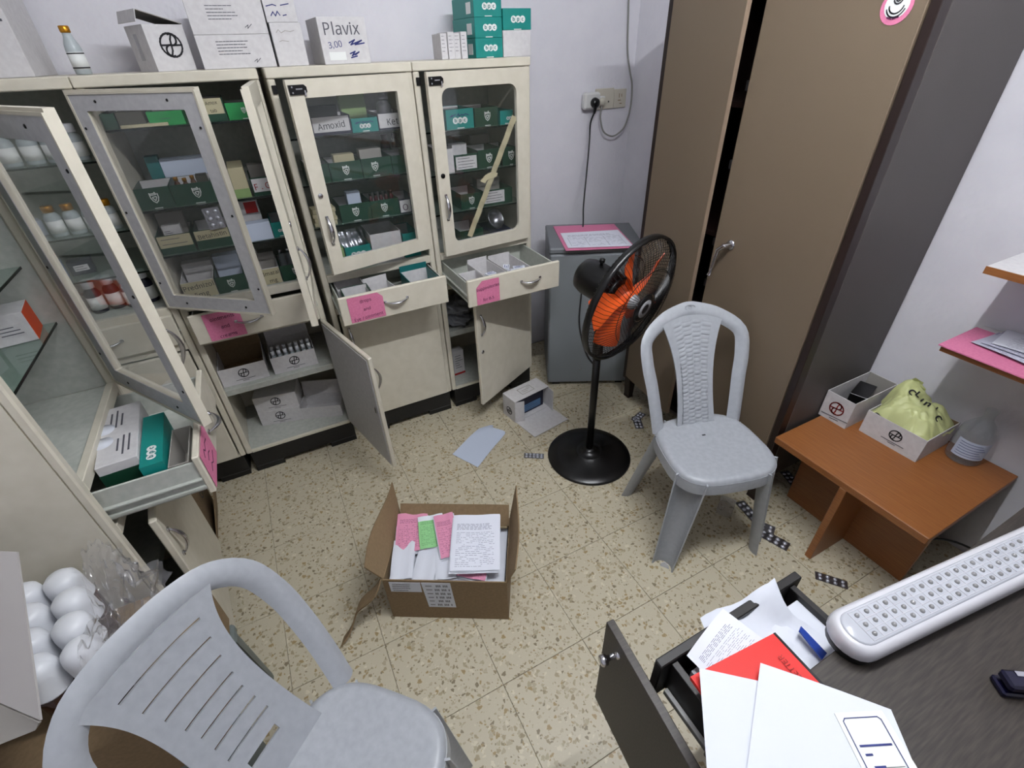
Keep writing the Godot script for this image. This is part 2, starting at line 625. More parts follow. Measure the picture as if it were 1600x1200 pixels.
func room() -> void:
	var f := structure("floor", Shape.new().span(Vector3(-1.05, -0.12, -2.6), Vector3(2.15, -0.0025, 2.0), 0.0).done(), M.grout, "pale terrazzo tile floor with brown stone chips")
	# the tiles lie on a 0.30 m grid; tones differ a little from tile to tile
	var x0 := -0.047 - 0.2985 * 3
	for ix in 10:
		for iz in 12:
			var c := Vector3(x0 + (ix + 0.5) * 0.2985, -0.012, 0.2566 - (iz - 1.5) * 0.302)
			var lo := Vector3(maxf(c.x - 0.1485, -0.93), 0, maxf(c.z - 0.1502, -2.47))
			var hi := Vector3(minf(c.x + 0.1485, 2.03), 0, minf(c.z + 0.1502, 1.9))
			if hi.x - lo.x < 0.02 or hi.z - lo.z < 0.02:
				continue
			var size := Vector3(hi.x - lo.x, 0.024, hi.z - lo.z)
			part("tile", Shape.new().box(Vector3.ZERO, size, 0.0008).done(), M["tile_%d" % ((ix * 2 + iz * 3 + (ix * iz) % 3) % 4)], f, Vector3((lo.x + hi.x) * 0.5, -0.012, (lo.z + hi.z) * 0.5))
	structure("floor_near", Shape.new().span(Vector3(-1.05, -0.12, 0.55), Vector3(2.15, 0.0, 2.0), 0.0).done(), M.tile_0)
	structure("wall_back", Shape.new().span(Vector3(-1.05, -0.1, -2.59), Vector3(2.15, 2.72, -2.47), 0.0).done(), M.wall, "white plastered wall behind the cabinets")
	structure("wall_left", Shape.new().span(Vector3(-1.05, -0.1, -2.59), Vector3(-0.93, 2.72, 2.0), 0.0).done(), M.wall)
	structure("wall_right", Shape.new().span(Vector3(2.03, -0.1, -2.59), Vector3(2.15, 2.72, 2.0), 0.0).done(), M.wall, "white plastered wall behind the low wooden table")
	structure("wall_front", Shape.new().span(Vector3(-1.05, -0.1, 1.9), Vector3(2.15, 2.72, 2.02), 0.0).done(), M.wall)
	structure("ceiling", Shape.new().span(Vector3(-1.05, 2.6, -2.59), Vector3(2.15, 2.72, 2.02), 0.0).done(), M.ceiling)


# ---------------------------------------------------------------- medicine cabinets
func bow_handle(under: Node3D, at: Vector3, upright: bool, long := 0.105) -> void:
	var pts := []
	var rad := []
	for k in 13:
		var t := k / 12.0
		var s := (t - 0.5) * long
		var d := 0.003 + 0.022 * pow(sin(PI * t), 0.8)
		pts.append(Vector3(0, -s, d) if upright else Vector3(s, -0.004 * sin(PI * t), d))
		rad.append(0.0028 + 0.0062 * sin(PI * t))
	var s2 := Shape.new(true).tube(pts, rad, 8, false, 0.55)
	for e: float in [-1.0, 1.0]:
		s2.box(Vector3(0, e * long * 0.47, 0.003) if upright else Vector3(e * long * 0.47, 0, 0.003), Vector3(0.012, 0.012, 0.006), 0.002)
	part("handle", s2.done(), M.chrome, under, at)


func screws(under: Node3D, w: float, h: float, z: float) -> void:
	var head := Shape.new(true).lathe([Vector2(0, 0.0018), Vector2(0.0036, 0.0008), Vector2(0.0042, 0)].map(func(v): return Vector2(v.x, v.y)), 8)
	head = Shape.new(true).lathe([Vector2(0.0042, 0.0), Vector2(0.0034, 0.0016), Vector2(0.0, 0.0018)], 8, Transform3D(Basis(Vector3.RIGHT, -PI / 2), Vector3.ZERO))
	var mesh := head.done()
	for p: Vector2 in [Vector2(0.1, 0.026), Vector2(w - 0.1, 0.026), Vector2(0.1, h - 0.03), Vector2(w - 0.1, h - 0.03), Vector2(0.022, 0.1), Vector2(0.022, h * 0.5), Vector2(0.022, h - 0.1), Vector2(w - 0.022, 0.1), Vector2(w - 0.022, h * 0.5), Vector2(w - 0.022, h - 0.1)]:
		part("screw", mesh, M.screw, under, Vector3(p.x - w, p.y, z))


func cabinet(label: String, at: Vector3, turn: float, w: float, o: Dictionary) -> Node3D:
	var c := thing("medicine_cabinet", label, "cabinet", at, turn, "cream metal medicine cabinets")
	var d := 0.395
	var top := 1.616
	# the carcass: sides, lid, floors and rails of folded sheet metal
	var s := Shape.new()
	for x: float in [0.0, w - 0.016]:
		s.span(Vector3(x, 0.118, -d), Vector3(x + 0.016, top - 0.031, -0.02), 0.0)
		s.span(Vector3(x + (0.0 if x == 0.0 else -0.008), 0.118, -0.02), Vector3(x + (0.024 if x == 0.0 else 0.016), top - 0.031, 0.0), 0.004)
	s.span(Vector3(-0.001, top - 0.031, -d), Vector3(w + 0.001, top, 0.004), 0.003)
	s.span(Vector3(0.016, 0.118, -d + 0.003), Vector3(w - 0.016, 0.132, -0.02), 0.0)
	s.span(Vector3(0.024, 0.118, -0.02), Vector3(w - 0.024, 0.132, -0.0005))
	s.span(Vector3(0.016, 0.858, -d + 0.003), Vector3(w - 0.016, 0.872, -0.02), 0.0)
	s.span(Vector3(0.024, 0.852, -0.02), Vector3(w - 0.024, 0.884, -0.0005))
	s.span(Vector3(0.024, 0.702, -0.02), Vector3(w - 0.024, 0.733, -0.0005))
	s.span(Vector3(0.016, 0.703, -d + 0.003), Vector3(w - 0.016, 0.708, -0.02), 0.0)
	s.span(Vector3(0.016, 0.118, -d), Vector3(w - 0.016, top - 0.031, -d + 0.003), 0.0)
	part("carcass", s.done(), M.cream, c)
	var dark: bool = o.get("dark_back", true)
	part("back_panel", Shape.new().span(Vector3(0.016, 0.873, -d + 0.004), Vector3(w - 0.016, top - 0.032, -d + 0.007), 0.0).done(), M.inner, c)
	part("floor_liner", Shape.new().span(Vector3(0.0165, 0.8725, -d + 0.008), Vector3(w - 0.0165, 0.8745, -0.022), 0.0).done(), M.inner, c)
	part("floor_liner", Shape.new().span(Vector3(0.0165, 0.1325, -d + 0.008), Vector3(w - 0.0165, 0.1345, -0.012), 0.0).done(), M.inner, c)
	if not dark:
		for x: float in [0.0162, w - 0.0177]:
			part("side_liner", Shape.new().span(Vector3(x, 0.876, -d + 0.008), Vector3(x + 0.0015, top - 0.033, -0.022), 0.0).done(), M.inner, c)
	part("lower_shelf", Shape.new().span(Vector3(0.017, 0.428, -d + 0.005), Vector3(w - 0.017, 0.458, -0.03), 0.002).done(), M.inner, c)
	s = Shape.new()
	s.span(Vector3(0.012, 0.028, -d + 0.01), Vector3(w - 0.012, 0.117, -0.004), 0.002)
	for x: float in [0.012, w - 0.14]:
		s.span(Vector3(x, 0.0, -d + 0.01), Vector3(x + 0.128, 0.03, -0.004), 0.002)
	part("plinth", s.done(), M.plinth, c)
	for y: float in o.shelves:
		var g := part("glass_shelf", Shape.new().span(Vector3(0.018, y - 0.006, -d + 0.008), Vector3(w - 0.018, y, -0.043), 0.0).done(), M.shelf_glass, c)
		part("cut_edge", Shape.new().span(Vector3(0.018, y - 0.006, -0.043), Vector3(w - 0.018, y, -0.0415), 0.0).done(), M.shelf_edge, g)
		part("bracket", Shape.new().span(Vector3(0.017, y - 0.014, -0.12), Vector3(0.03, y - 0.007, -0.10)).span(Vector3(w - 0.03, y - 0.014, -0.12), Vector3(w - 0.017, y - 0.007, -0.10)).done(), M.inner, c)
	# glazed door, hinged on the right
	var y0: float = o.get("glass_y", 0.886)
	var dw := w - 0.056
	var dh := 1.583 - y0
	var dark_hole: float = o.get("radius", 0.004)
	var hinge := Vector3(w - 0.026, y0, 0.004)
	var f := Shape.new().frame(dw, dh, 0.052, 0.054, 0.052, 0.054, dark_hole, 0.018)
	f.frame(dw - 0.006, dh - 0.006, 0.006, 0.006, 0.006, 0.006, 0.003, 0.004, -0.004)
	var door := part("glazed_door", shifted(f.done(), Vector3(-dw, 0, 0)), M.cream, c, hinge)
	door.rotation_degrees.y = o.glass_open
	var inside := part("inner_frame", shifted(Shape.new().frame(dw - 0.014, dh - 0.014, 0.047, 0.047, 0.047, 0.047, 0.004, 0.0012).done(), Vector3(-dw + 0.007, 0.007, -0.0014)), M.door_inner, door)
	inside.set_meta("label", "grey painted inner face of the door frame")
	part("pane", Shape.new().span(Vector3(-dw + 0.045, 0.045, 0.006), Vector3(-0.045, dh - 0.045, 0.009), 0.0).done(), M.pane, door)
	screws(door, dw, dh, -0.0016) if not o.get("screws", true) else inner_screws(door, dw, dh)
	bow_handle(door, Vector3(-dw + 0.026, 0.21 + 0.886 - y0, 0.018), true)
	var lock := Shape.new(true).lathe([Vector2(0, -0.001), Vector2(0.0095, -0.001), Vector2(0.0095, 0.003), Vector2(0.007, 0.0045), Vector2(0, 0.004)], 14, Transform3D(Basis(Vector3.RIGHT, PI / 2), Vector3.ZERO))
	part("lock", lock.done(), M.black_metal if o.get("no_lock", false) else M.chrome, door, Vector3(-dw + 0.023, 0.337 + 0.886 - y0, 0.018))
	if o.get("latch", false):
		var l := Shape.new().extrude(PackedVector2Array([Vector2(0, 0), Vector2(0.05, 0), Vector2(0.058, 0.007), Vector2(0.058, 0.021), Vector2(0.05, 0.028), Vector2(0, 0.028)]), 0.006)
		var plate := part("hasp", l.done(), M.black_metal, door, Vector3(-dw + 0.005, dh - 0.043, 0.018))
		part("hasp_rivet", Shape.new().box(Vector3(0.032, 0.016, 0.0075), Vector3(0.022, 0.004, 0.003)).box(Vector3(0.05, 0.003, 0.0075), Vector3(0.005, 0.018, 0.003)).box(Vector3(0.01, 0.006, 0.007), Vector3(0.005, 0.005, 0.003)).box(Vector3(0.01, 0.022, 0.007), Vector3(0.005, 0.005, 0.003)).done(), M.chrome, door, plate.position)
		part("hasp_keeper", Shape.new().box(Vector3.ZERO, Vector3(0.016, 0.026, 0.006), 0.002).done(), M.black_metal, c, Vector3(0.016, 1.583 - 0.03, 0.004))
	# drawer
	var out: float = o.drawer_out
	var dr := Node3D.new()
	dr.name = "drawer"
	c.add_child(dr, true)
	dr.position = Vector3(w * 0.5, 0.735, out)
	var fw: float = o.get("front_w", w - 0.048)
	part("drawer_front", Shape.new().box(Vector3(0, 0.0615, 0.009), Vector3(fw, 0.122, 0.016), 0.003).done(), M.cream, dr)
	s = Shape.new()
	for e: float in [-1.0, 1.0]:
		s.span(Vector3(e * (w * 0.5 - 0.036), 0.012, -0.345), Vector3(e * (w * 0.5 - 0.030), 0.105, 0.002))
		s.span(Vector3(e * (w * 0.5 - 0.030), 0.05, -0.345), Vector3(e * (w * 0.5 - 0.020), 0.056, 0.002))
		s.span(Vector3(e * (w * 0.5 - 0.032), 0.02, -0.345), Vector3(e * (w * 0.5 - 0.024), 0.03, 0.002))
	s.span(Vector3(-w * 0.5 + 0.034, 0.012, -0.345), Vector3(w * 0.5 - 0.034, 0.018, 0.002))
	s.span(Vector3(-w * 0.5 + 0.034, 0.012, -0.35), Vector3(w * 0.5 - 0.034, 0.10, -0.344))
	part("drawer_tray", s.done(), M.inner, dr)
	bow_handle(dr, Vector3(o.get("handle_x", 0.0), 0.068, 0.017), false, 0.10)
	# lower door, hinged on the right
	var lw := w - 0.056
	var low := part("lower_door", shifted(Shape.new().span(Vector3(0, 0, 0), Vector3(lw, 0.568, 0.018), 0.003).done(), Vector3(-lw, 0, 0)), M.cream, c, Vector3(w - 0.026, 0.132, 0.003))
	low.rotation_degrees.y = o.lower_open
	var li := part("inner_face", Shape.new().span(Vector3(-lw + 0.012, 0.012, -0.003), Vector3(-0.012, 0.556, 0.001), 0.002).done(), M.door_inner, low)
	li.set_meta("label", "grey painted inner face of the door")
	bow_handle(low, Vector3(-lw + 0.026, 0.455, 0.018), true)
	part("lock", lock.done(), M.chrome, low, Vector3(-lw + 0.026, 0.31, 0.018))
	part("bolt", Shape.new().box(Vector3(-lw + 0.03, 0.31, -0.004), Vector3(0.012, 0.03, 0.006), 0.001).done(), M.chrome, low)
	return c


func inner_screws(door: Node3D, dw: float, dh: float) -> void:
	screws(door, dw, dh, -0.0016)


func shifted(mesh: ArrayMesh, by: Vector3) -> ArrayMesh:
	var st := SurfaceTool.new()
	st.append_from(mesh, 0, Transform3D(Basis(), by))
	return st.commit()


func pink_note(label: String, at: Vector3, turn: float, lines: Array, w: float, h: float, cut := 0.0) -> void:
	var o := thing("paper_note", label, "note", at, turn, "pink handwritten drawer notes")
	var p := PackedVector2Array([Vector2(0, 0), Vector2(w, 0), Vector2(w, h - absf(cut) * (1.0 if cut > 0 else 0.1)), Vector2(w - absf(cut) * (1.0 if cut > 0 else 0.1), h), Vector2(absf(cut) * (1.0 if cut < 0 else 0.15), h), Vector2(0, h - absf(cut) * (1.0 if cut < 0 else 0.15))])
	part("card", Shape.new().extrude(p, 0.0007).done(), M.pink, o)
	for i in lines.size():
		writing(lines[i], h * 0.17, M.ink_wine, o, Vector3(w * 0.5, h * (1.0 - (i + 0.62) / lines.size()), 0.0012), Basis(Vector3.BACK, 0.06))


func cabinets() -> void:
	var z := -2.06
	cabinet("cream glass fronted cabinet at the right end of the row, beside the grey fridge", Vector3(0.650, 0, z), 0, 0.50, {shelves = [1.374, 1.207, 1.043], glass_open = 4.5, radius = 0.034, lower_open = 27.0, drawer_out = 0.288, latch = true, no_lock = true, handle_x = 0.075, screws = true})
	cabinet("cream glass fronted cabinet with a closed lower door under its open drawer", Vector3(0.142, 0, z), 0, 0.504, {shelves = [1.396, 1.233, 1.070], glass_open = 12.0, glass_y = 0.924, lower_open = 0.0, drawer_out = 0.182, latch = true, handle_x = 0.0})
	cabinet("cream cabinet with its lower door swung wide open on white cartons", Vector3(-0.385, 0, z), 0, 0.503, {shelves = [1.469, 1.218, 1.057], glass_open = 84.0, lower_open = 103.5, drawer_out = 0.048, handle_x = -0.03})
	cabinet("cream corner cabinet with its glazed door folded back, lower door shut", Vector3(-0.892, 0, z), 0, 0.503, {shelves = [1.387, 1.167, 1.02], glass_open = 141.0, lower_open = 0.0, drawer_out = 0.0})
	cabinet("cream cabinet on the left wall with bare glass shelves and open glazed door", Vector3(-0.522, 0, -1.088), 90, 0.495, {shelves = [1.395, 1.24, 1.087], glass_open = 33.0, lower_open = 6.0, drawer_out = 0.20, dark_back = false})
	pink_note("pink note taped to the drawer of the end cabinet by the fridge", Vector3(0.712, 0.741, -1.7535), 0, ["suppositories", "for B.S"], 0.108, 0.106, -0.028)
	pink_note("pink note reading drops and eye ointment, on the open middle drawer", Vector3(0.199, 0.744, -1.8595), 0, ["drops", "and", "Eye / ointment"], 0.142, 0.108, 0.02)
	pink_note("pink note reading ointment and creams, below the folded back glass door", Vector3(-0.315, 0.742, -1.9935), 0, ["ointments", "and", "creams"], 0.128, 0.112)
	pink_note("pink note seen edge-on, on the drawer pulled from the left wall cabinet", Vector3(-0.3035, 0.742, -1.12), 90, [], 0.15, 0.108)
	part("pen_scrawl", strokes([[Vector2(0.03, 0.08), Vector2(0.05, 0.09), Vector2(0.06, 0.078), Vector2(0.085, 0.086), Vector2(0.11, 0.08)], [Vector2(0.05, 0.055), Vector2(0.075, 0.06), Vector2(0.09, 0.054)], [Vector2(0.035, 0.03), Vector2(0.06, 0.036), Vector2(0.075, 0.026), Vector2(0.115, 0.034)]], 0.003, Transform3D(Basis(), Vector3(0, 0, 0.0009))), M.ink_wine, get_child(get_child_count() - 1))


# ---------------------------------------------------------------- large furniture
func wardrobe() -> void:
	var o := thing("wardrobe", "tall brown two-door wardrobe with a chrome lever, right door beside a dark side panel", "wardrobe", Vector3(1.54, 0, -1.70))
	var h := 1.915
	var l := 0.91
	var s := Shape.new()
	s.span(Vector3(0.0305, 0.13, l - 0.018), Vector3(0.482, h, l), 0.002)
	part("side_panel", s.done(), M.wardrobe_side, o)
	s = Shape.new()
	s.span(Vector3(0.02, 0.13, 0.0), Vector3(0.482, h, 0.018), 0.002)
	s.span(Vector3(0.464, 0.13, 0.018), Vector3(0.482, h, l - 0.018), 0.0)
	s.span(Vector3(0.02, 0.13, 0.018), Vector3(0.464, 0.15, l - 0.018), 0.0)
	s.span(Vector3(0.02, h - 0.02, 0.018), Vector3(0.464, h, l - 0.018), 0.0)
	for y: float in [0.55, 1.0, 1.45]:
		s.span(Vector3(0.05, y, 0.018), Vector3(0.464, y + 0.018, l - 0.018), 0.0)
	part("body", s.done(), M.wardrobe_post, o)
	s = Shape.new()
	for z: float in [0.0, l - 0.026]:
		s.span(Vector3(-0.012, 0.13, z), Vector3(0.03, h, z + 0.026), 0.002)
	s.span(Vector3(-0.008, 0.13, 0.0), Vector3(0.03, 0.148, l), 0.002)
	part("front_frame", s.done(), M.wardrobe_post, o)
	# the far door stands a little ajar: its pale edge faces the room
	var d := part("door", Shape.new().span(Vector3(-0.016, 0.15, 0.0), Vector3(0.0, h - 0.01, 0.365), 0.002).done(), M.wardrobe_door, o, Vector3(-0.002, 0, 0.029))
	d.rotation_degrees.y = -6.0
	part("edge_band", Shape.new().span(Vector3(-0.0165, 0.151, 0.365), Vector3(0.0005, h - 0.011, 0.3665), 0.0).done(), M.wardrobe_edge, d)
	d = part("door", Shape.new().span(Vector3(-0.016, 0.15, 0.0), Vector3(0.0, h - 0.01, 0.455), 0.002).done(), M.wardrobe_door, o, Vector3(-0.002, 0, 0.427))
	var lever := Shape.new(true)
	lever.tube([Vector3(-0.016, 1.018, 0.075), Vector3(-0.04, 1.018, 0.075), Vector3(-0.052, 1.018, 0.07)], [0.011, 0.011, 0.009], 12)
	lever.tube([Vector3(-0.05, 1.02, 0.078), Vector3(-0.052, 1.0, 0.055), Vector3(-0.05, 0.95, 0.045), Vector3(-0.048, 0.905, 0.038), Vector3(-0.052, 0.893, 0.036)], [0.009, 0.0085, 0.007, 0.0065, 0.0085], 10)
	part("lever_handle", lever.done(), M.chrome, d)
	part("rosette", Shape.new(true).lathe([Vector2(0.019, 0), Vector2(0.019, 0.003), Vector2(0.012, 0.006), Vector2(0, 0.006)], 16, Transform3D(Basis(Vector3.BACK, PI / 2), Vector3(-0.016, 1.018, 0.075))).done(), M.chrome, d)
	var catch_ := Shape.new()
	for y: float in [0.83, 1.0, 1.28, 1.52]:
		catch_.box(Vector3(0.01, y, 0.412), Vector3(0.02, 0.03, 0.02), 0.001)
	part("lock_catches", catch_.done(), M.steel, o)
	for z: float in [0.006, l - 0.046]:
		for x: float in [0.0, 0.43]:
			var leg := Shape.new().extrude(PackedVector2Array([Vector2(0, 0.13), Vector2(0.045, 0.13), Vector2(0.036, 0.012), Vector2(0.04, 0), Vector2(0.005, 0), Vector2(0.009, 0.012)]), 0.04)
			part("leg", leg.done(), M.wardrobe_post, o, Vector3(x, 0, z))
	# round sticker on the right door
	var t := thing("round_sticker", "round pink rimmed paper sticker high on the brown wardrobe door", "sticker", Vector3(1.5215, 1.700, -0.885))
	t.rotation_degrees = Vector3(0, -90, 0)
	part("rim", Shape.new().extrude(PackedVector2Array(circle2(0.038, 28).slice(0, 28)), 0.0006).done(), M.pink, t)
	part("disc", Shape.new().extrude(PackedVector2Array(circle2(0.029, 24).slice(0, 24)), 0.0005, Transform3D(Basis(), Vector3(0, 0.003, 0.0006))).done(), M.print_white, t)
	part("drawing", strokes([circle2(0.010, 14, Vector2(0, 0.014)), circle2(0.017, 16, Vector2(0, 0.002), PI * 1.05, PI * 1.95), circle2(0.022, 16, Vector2(0, 0.0), PI * 1.1, PI * 1.9), circle2(0.005, 8, Vector2(0, 0.014))], 0.003, Transform3D(Basis(), Vector3(0, 0, 0.0012))), M.ink_grey, t)
	part("caption", strokes([[Vector2(-0.014, -0.024), Vector2(-0.004, -0.027)], [Vector2(0.0, -0.027), Vector2(0.012, -0.024)]], 0.003, Transform3D(Basis(), Vector3(0, 0.002, 0.0012))), M.ink_wine, t)


func low_table() -> void:
	var o := thing("low_table", "low square table of orange-brown wood against the right wall", "table", Vector3(1.49, 0, -0.775))
	part("table_top", Shape.new().span(Vector3(0, 0.378, 0), Vector3(0.53, 0.406, 0.53), 0.002).done(), M.table_wood, o)
	part("cross_panel", Shape.new().span(Vector3(0.0, 0.0, 0.262), Vector3(0.20, 0.3775, 0.286), 0.0015).done(), M.table_wood, o)
	part("long_panel", Shape.new().span(Vector3(0.20, 0.0, 0.03), Vector3(0.224, 0.3775, 0.50), 0.0015).done(), M.table_wood, o)


func fridge() -> void:
	var o := thing("small_fridge", "dull grey small fridge in the corner behind the standing fan", "fridge", Vector3(1.212, 0, -1.982), -27.5)
	part("cabinet", Shape.new().span(Vector3(0, 0.02, -0.395), Vector3(0.47, 0.80, -0.045), 0.006).done(), M.fridge, o)
	part("top_cover", Shape.new().span(Vector3(-0.001, 0.80, -0.398), Vector3(0.471, 0.829, -0.002), 0.006).done(), M.fridge_top, o)
	part("door", Shape.new().span(Vector3(0, 0.022, -0.042), Vector3(0.47, 0.797, 0.0), 0.008).done(), M.fridge, o)
	part("door_seal", Shape.new().span(Vector3(0.008, 0.03, -0.046), Vector3(0.462, 0.79, -0.041), 0.0).done(), M.black_plastic, o)
	var b := part("badge", Shape.new().span(Vector3(0.175, 0.716, 0.0), Vector3(0.235, 0.742, 0.003), 0.001).done(), M.print_white, o)
	part("badge_print", Shape.new().span(Vector3(0.183, 0.724, 0.003), Vector3(0.227, 0.733, 0.0034), 0.0).done(), M.ink_grey, b)
	part("keyhole", Shape.new(true).lathe([Vector2(0.005, 0), Vector2(0.004, 0.003), Vector2(0, 0.003)], 10, Transform3D(Basis(Vector3.RIGHT, PI / 2), Vector3(0.185, 0.115, 0.0))).done(), M.chrome, o)
	part("feet", Shape.new().span(Vector3(0.03, 0, -0.06), Vector3(0.07, 0.02, -0.02)).span(Vector3(0.40, 0, -0.06), Vector3(0.44, 0.02, -0.02)).span(Vector3(0.03, 0, -0.38), Vector3(0.07, 0.02, -0.34)).span(Vector3(0.40, 0, -0.38), Vector3(0.44, 0.02, -0.34)).done(), M.black_plastic, o)
	# folder and form on its top
	flat_quad("paper_folder", "pink paper folder lying on top of the grey fridge", "folder", [Vector3(1.262, 0.831, -1.915), Vector3(1.572, 0.831, -1.772), Vector3(1.716, 0.831, -2.130), Vector3(1.412, 0.831, -2.278)], M.pink, 0.003)
	form_sheet("printed_form", "white printed form on the pink folder on the fridge", "form", [Vector3(1.285, 0.8355, -1.93), Vector3(1.57, 0.8355, -1.787), Vector3(1.662, 0.836, -2.028), Vector3(1.375, 0.836, -2.145)], M.form_white)


# a stiff flat sheet with thickness through four corners
func flat_quad(called: String, label: String, category: String, p: Array, mat: Material, th: float, group := "", under: Node3D = null) -> Node3D:
	var c: Vector3 = (p[0] + p[1] + p[2] + p[3]) * 0.25
	var f := func(u: float, v: float) -> Vector3:
		return p[0].lerp(p[1], u).lerp(p[3].lerp(p[2], u), v) - c
	var mesh := Shape.new(true).slab(f, 2, 2, th).done()
	if under:
		return part(called, mesh, mat, under, c)
	return solo(called, mesh, mat, label, category, c, group)


# a sheet of paper with its print, slightly curled: lift(u, v) in metres
func form_sheet(called: String, label: String, category: String, p: Array, mat: Material, group := "", lift: Variant = null, under: Node3D = null, n := 8) -> Node3D:
	var c: Vector3 = (p[0] + p[1] + p[2] + p[3]) * 0.25
	var f := func(u: float, v: float) -> Vector3:
		var q: Vector3 = p[0].lerp(p[1], u).lerp(p[3].lerp(p[2], u), v) - c
		return q + Vector3.UP * (lift.call(u, v) if lift != null else 0.0)
	var mesh := Shape.new(true).sheet(f, n, n).done()
	if under:
		return part(called, mesh, mat, under, c)
	return solo(called, mesh, mat, label, category, c, group)


func wall_shelves() -> void:
	var o := thing("wall_shelf", "upper white topped wall shelf with a brown front edge, mostly out of frame", "shelf", Vector3(1.776, 1.078, -0.543), 0, "shelves on the right wall")
	part("board", Shape.new().span(Vector3(0.003, 0, 0), Vector3(0.2535, 0.021, 1.0), 0.001).done(), M.white_card, o)
	part("edge_strip", Shape.new().span(Vector3(0, 0, 0), Vector3(0.003, 0.021, 1.0), 0.0).done(), M.table_wood, o)
	o = thing("wall_shelf", "lower wall shelf carrying a pink folder and printed papers", "shelf", Vector3(1.776, 0.821, -0.543), 0, "shelves on the right wall")
	part("board", Shape.new().span(Vector3(0.003, 0, 0), Vector3(0.2535, 0.02, 1.0), 0.001).done(), M.white_card, o)
	part("edge_strip", Shape.new().span(Vector3(0, 0, 0), Vector3(0.003, 0.02, 1.0), 0.0).done(), M.table_wood, o)
	flat_quad("paper_folder", "pink paper folder on the lower wall shelf under a fan of papers", "folder", [Vector3(1.764, 0.8435, -0.548), Vector3(1.76, 0.8435, -0.16), Vector3(1.99, 0.8435, -0.15), Vector3(1.985, 0.8435, -0.548)], M.pink, 0.004)
	var rows := [[0.012, "printed sheet fanned lowest on the pink folder, sticking out towards the table", -4.0], [0.008, "printed sheet in the middle of the fan of papers on the pink folder", 1.0], [0.0, "topmost printed sheet on the pink folder on the wall shelf", 8.0]]
	for i in rows.size():
		var y := 0.8475 + 0.004 * i
		var a := deg_to_rad(rows[i][2])
		var b := Basis(Vector3.UP, a)
		var org := Vector3(1.83 + 0.012 * i, y, -0.505 + 0.022 * i)
		form_sheet("printed_sheet", rows[i][1], "paper", [org + b * Vector3(0, 0, 0.26), org + b * Vector3(0.02, 0.002, 0.0), org + b * Vector3(0.17, 0.006, 0.0), org + b * Vector3(0.165, 0.004, 0.25)], M.form_lilac if i < 2 else M.form_text, "printed papers on the pink shelf folder", func(u, v): return 0.006 * sin(u * 3.0 + v * 2.0))


# ---------------------------------------------------------------- desk
func desk() -> void:
	var o := thing("desk", "dark wood office desk with an open drawer and pedestal door", "desk", Vector3(0.372, 0, -0.125))
	part("desk_top", Shape.new().span(Vector3(0, 0.724, 0), Vector3(1.40, 0.75, 0.72), 0.0015).done(), M.desk_wood, o)
	var s := Shape.new()
	s.span(Vector3(0.012, 0, 0.02), Vector3(0.032, 0.7235, 0.68), 0.001)
	s.span(Vector3(0.455, 0, 0.02), Vector3(0.475, 0.7235, 0.68), 0.001)
	s.span(Vector3(0.032, 0.04, 0.02), Vector3(0.455, 0.06, 0.66), 0.001)
	s.span(Vector3(0.032, 0.56, 0.02), Vector3(0.455, 0.575, 0.66), 0.001)
	s.span(Vector3(0.032, 0.06, 0.65), Vector3(0.455, 0.7235, 0.665), 0.001)
	s.span(Vector3(1.36, 0, 0.02), Vector3(1.38, 0.7235, 0.68), 0.001)
	part("pedestal", s.done(), M.desk_dark, o)
	# drawer pulled out towards the cabinets
	s = Shape.new()
	s.span(Vector3(0.045, 0.575, -0.155), Vector3(0.437, 0.692, -0.137), 0.002)
	var d := part("drawer", s.done(), M.desk_dark, o)
	s = Shape.new()
	for x: float in [0.072, 0.402]:
		s.span(Vector3(x, 0.59, -0.137), Vector3(x + 0.014, 0.680, 0.28), 0.001)
	s.span(Vector3(0.072, 0.588, -0.137), Vector3(0.416, 0.594, 0.28), 0.0)
	part("drawer_box", s.done(), M.desk_dark, d)
	part("slide_rail", Shape.new().span(Vector3(0.062, 0.585, -0.13), Vector3(0.071, 0.600, 0.30), 0.001).done(), M.white_plastic, d)
	# pedestal door hinged on the left, open a right angle
	var door := part("pedestal_door", Shape.new().span(Vector3(-0.018, 0.30, -0.285), Vector3(0.0, 0.652, 0.0), 0.0015).done(), M.desk_wood, o, Vector3(0.012, 0, 0.012))
	door.rotation_degrees.y = -6.0
	var k := Shape.new(true).lathe([Vector2(0.0075, 0), Vector2(0.006, 0.008), Vector2(0.0065, 0.014), Vector2(0.012, 0.018), Vector2(0.0125, 0.028), Vector2(0.010, 0.031), Vector2(0, 0.032)], 18, Transform3D(Basis(Vector3.BACK, PI / 2), Vector3(-0.018, 0.585, -0.245)))
	part("knob", k.done(), M.chrome, door)
	part("keyhole", Shape.new(true).lathe([Vector2(0.008, 0), Vector2(0.007, 0.004), Vector2(0, 0.0045)], 14, Transform3D(Basis(Vector3.BACK, PI / 2), Vector3(-0.018, 0.612, -0.232))).done(), M.chrome, door)


# ---------------------------------------------------------------- plastic chairs
# the back rest leans and curves: (sideways, height) of its drawing to a point in space
var lean_by := Vector3(0.155, 0.05, 0.9)


func lean(s: float, y: float) -> Vector3:
	var t := (y - 0.43) / 0.43
	return Vector3(s, y, -0.062 - lean_by.x * t - lean_by.y * t * t + lean_by.z * s * s * (0.55 + 0.2 * t))


func seat_rim(t: float, k: float) -> Vector2:
	var c := cos(t)
	var s := sin(t)
	var x := signf(c) * pow(absf(c), 0.62) * 0.182
	var z := signf(s) * pow(absf(s), 0.62) * 0.172
	x *= 1.0 + 0.28 * (z + 0.0)
	return Vector2(x * k, z * k + 0.062)


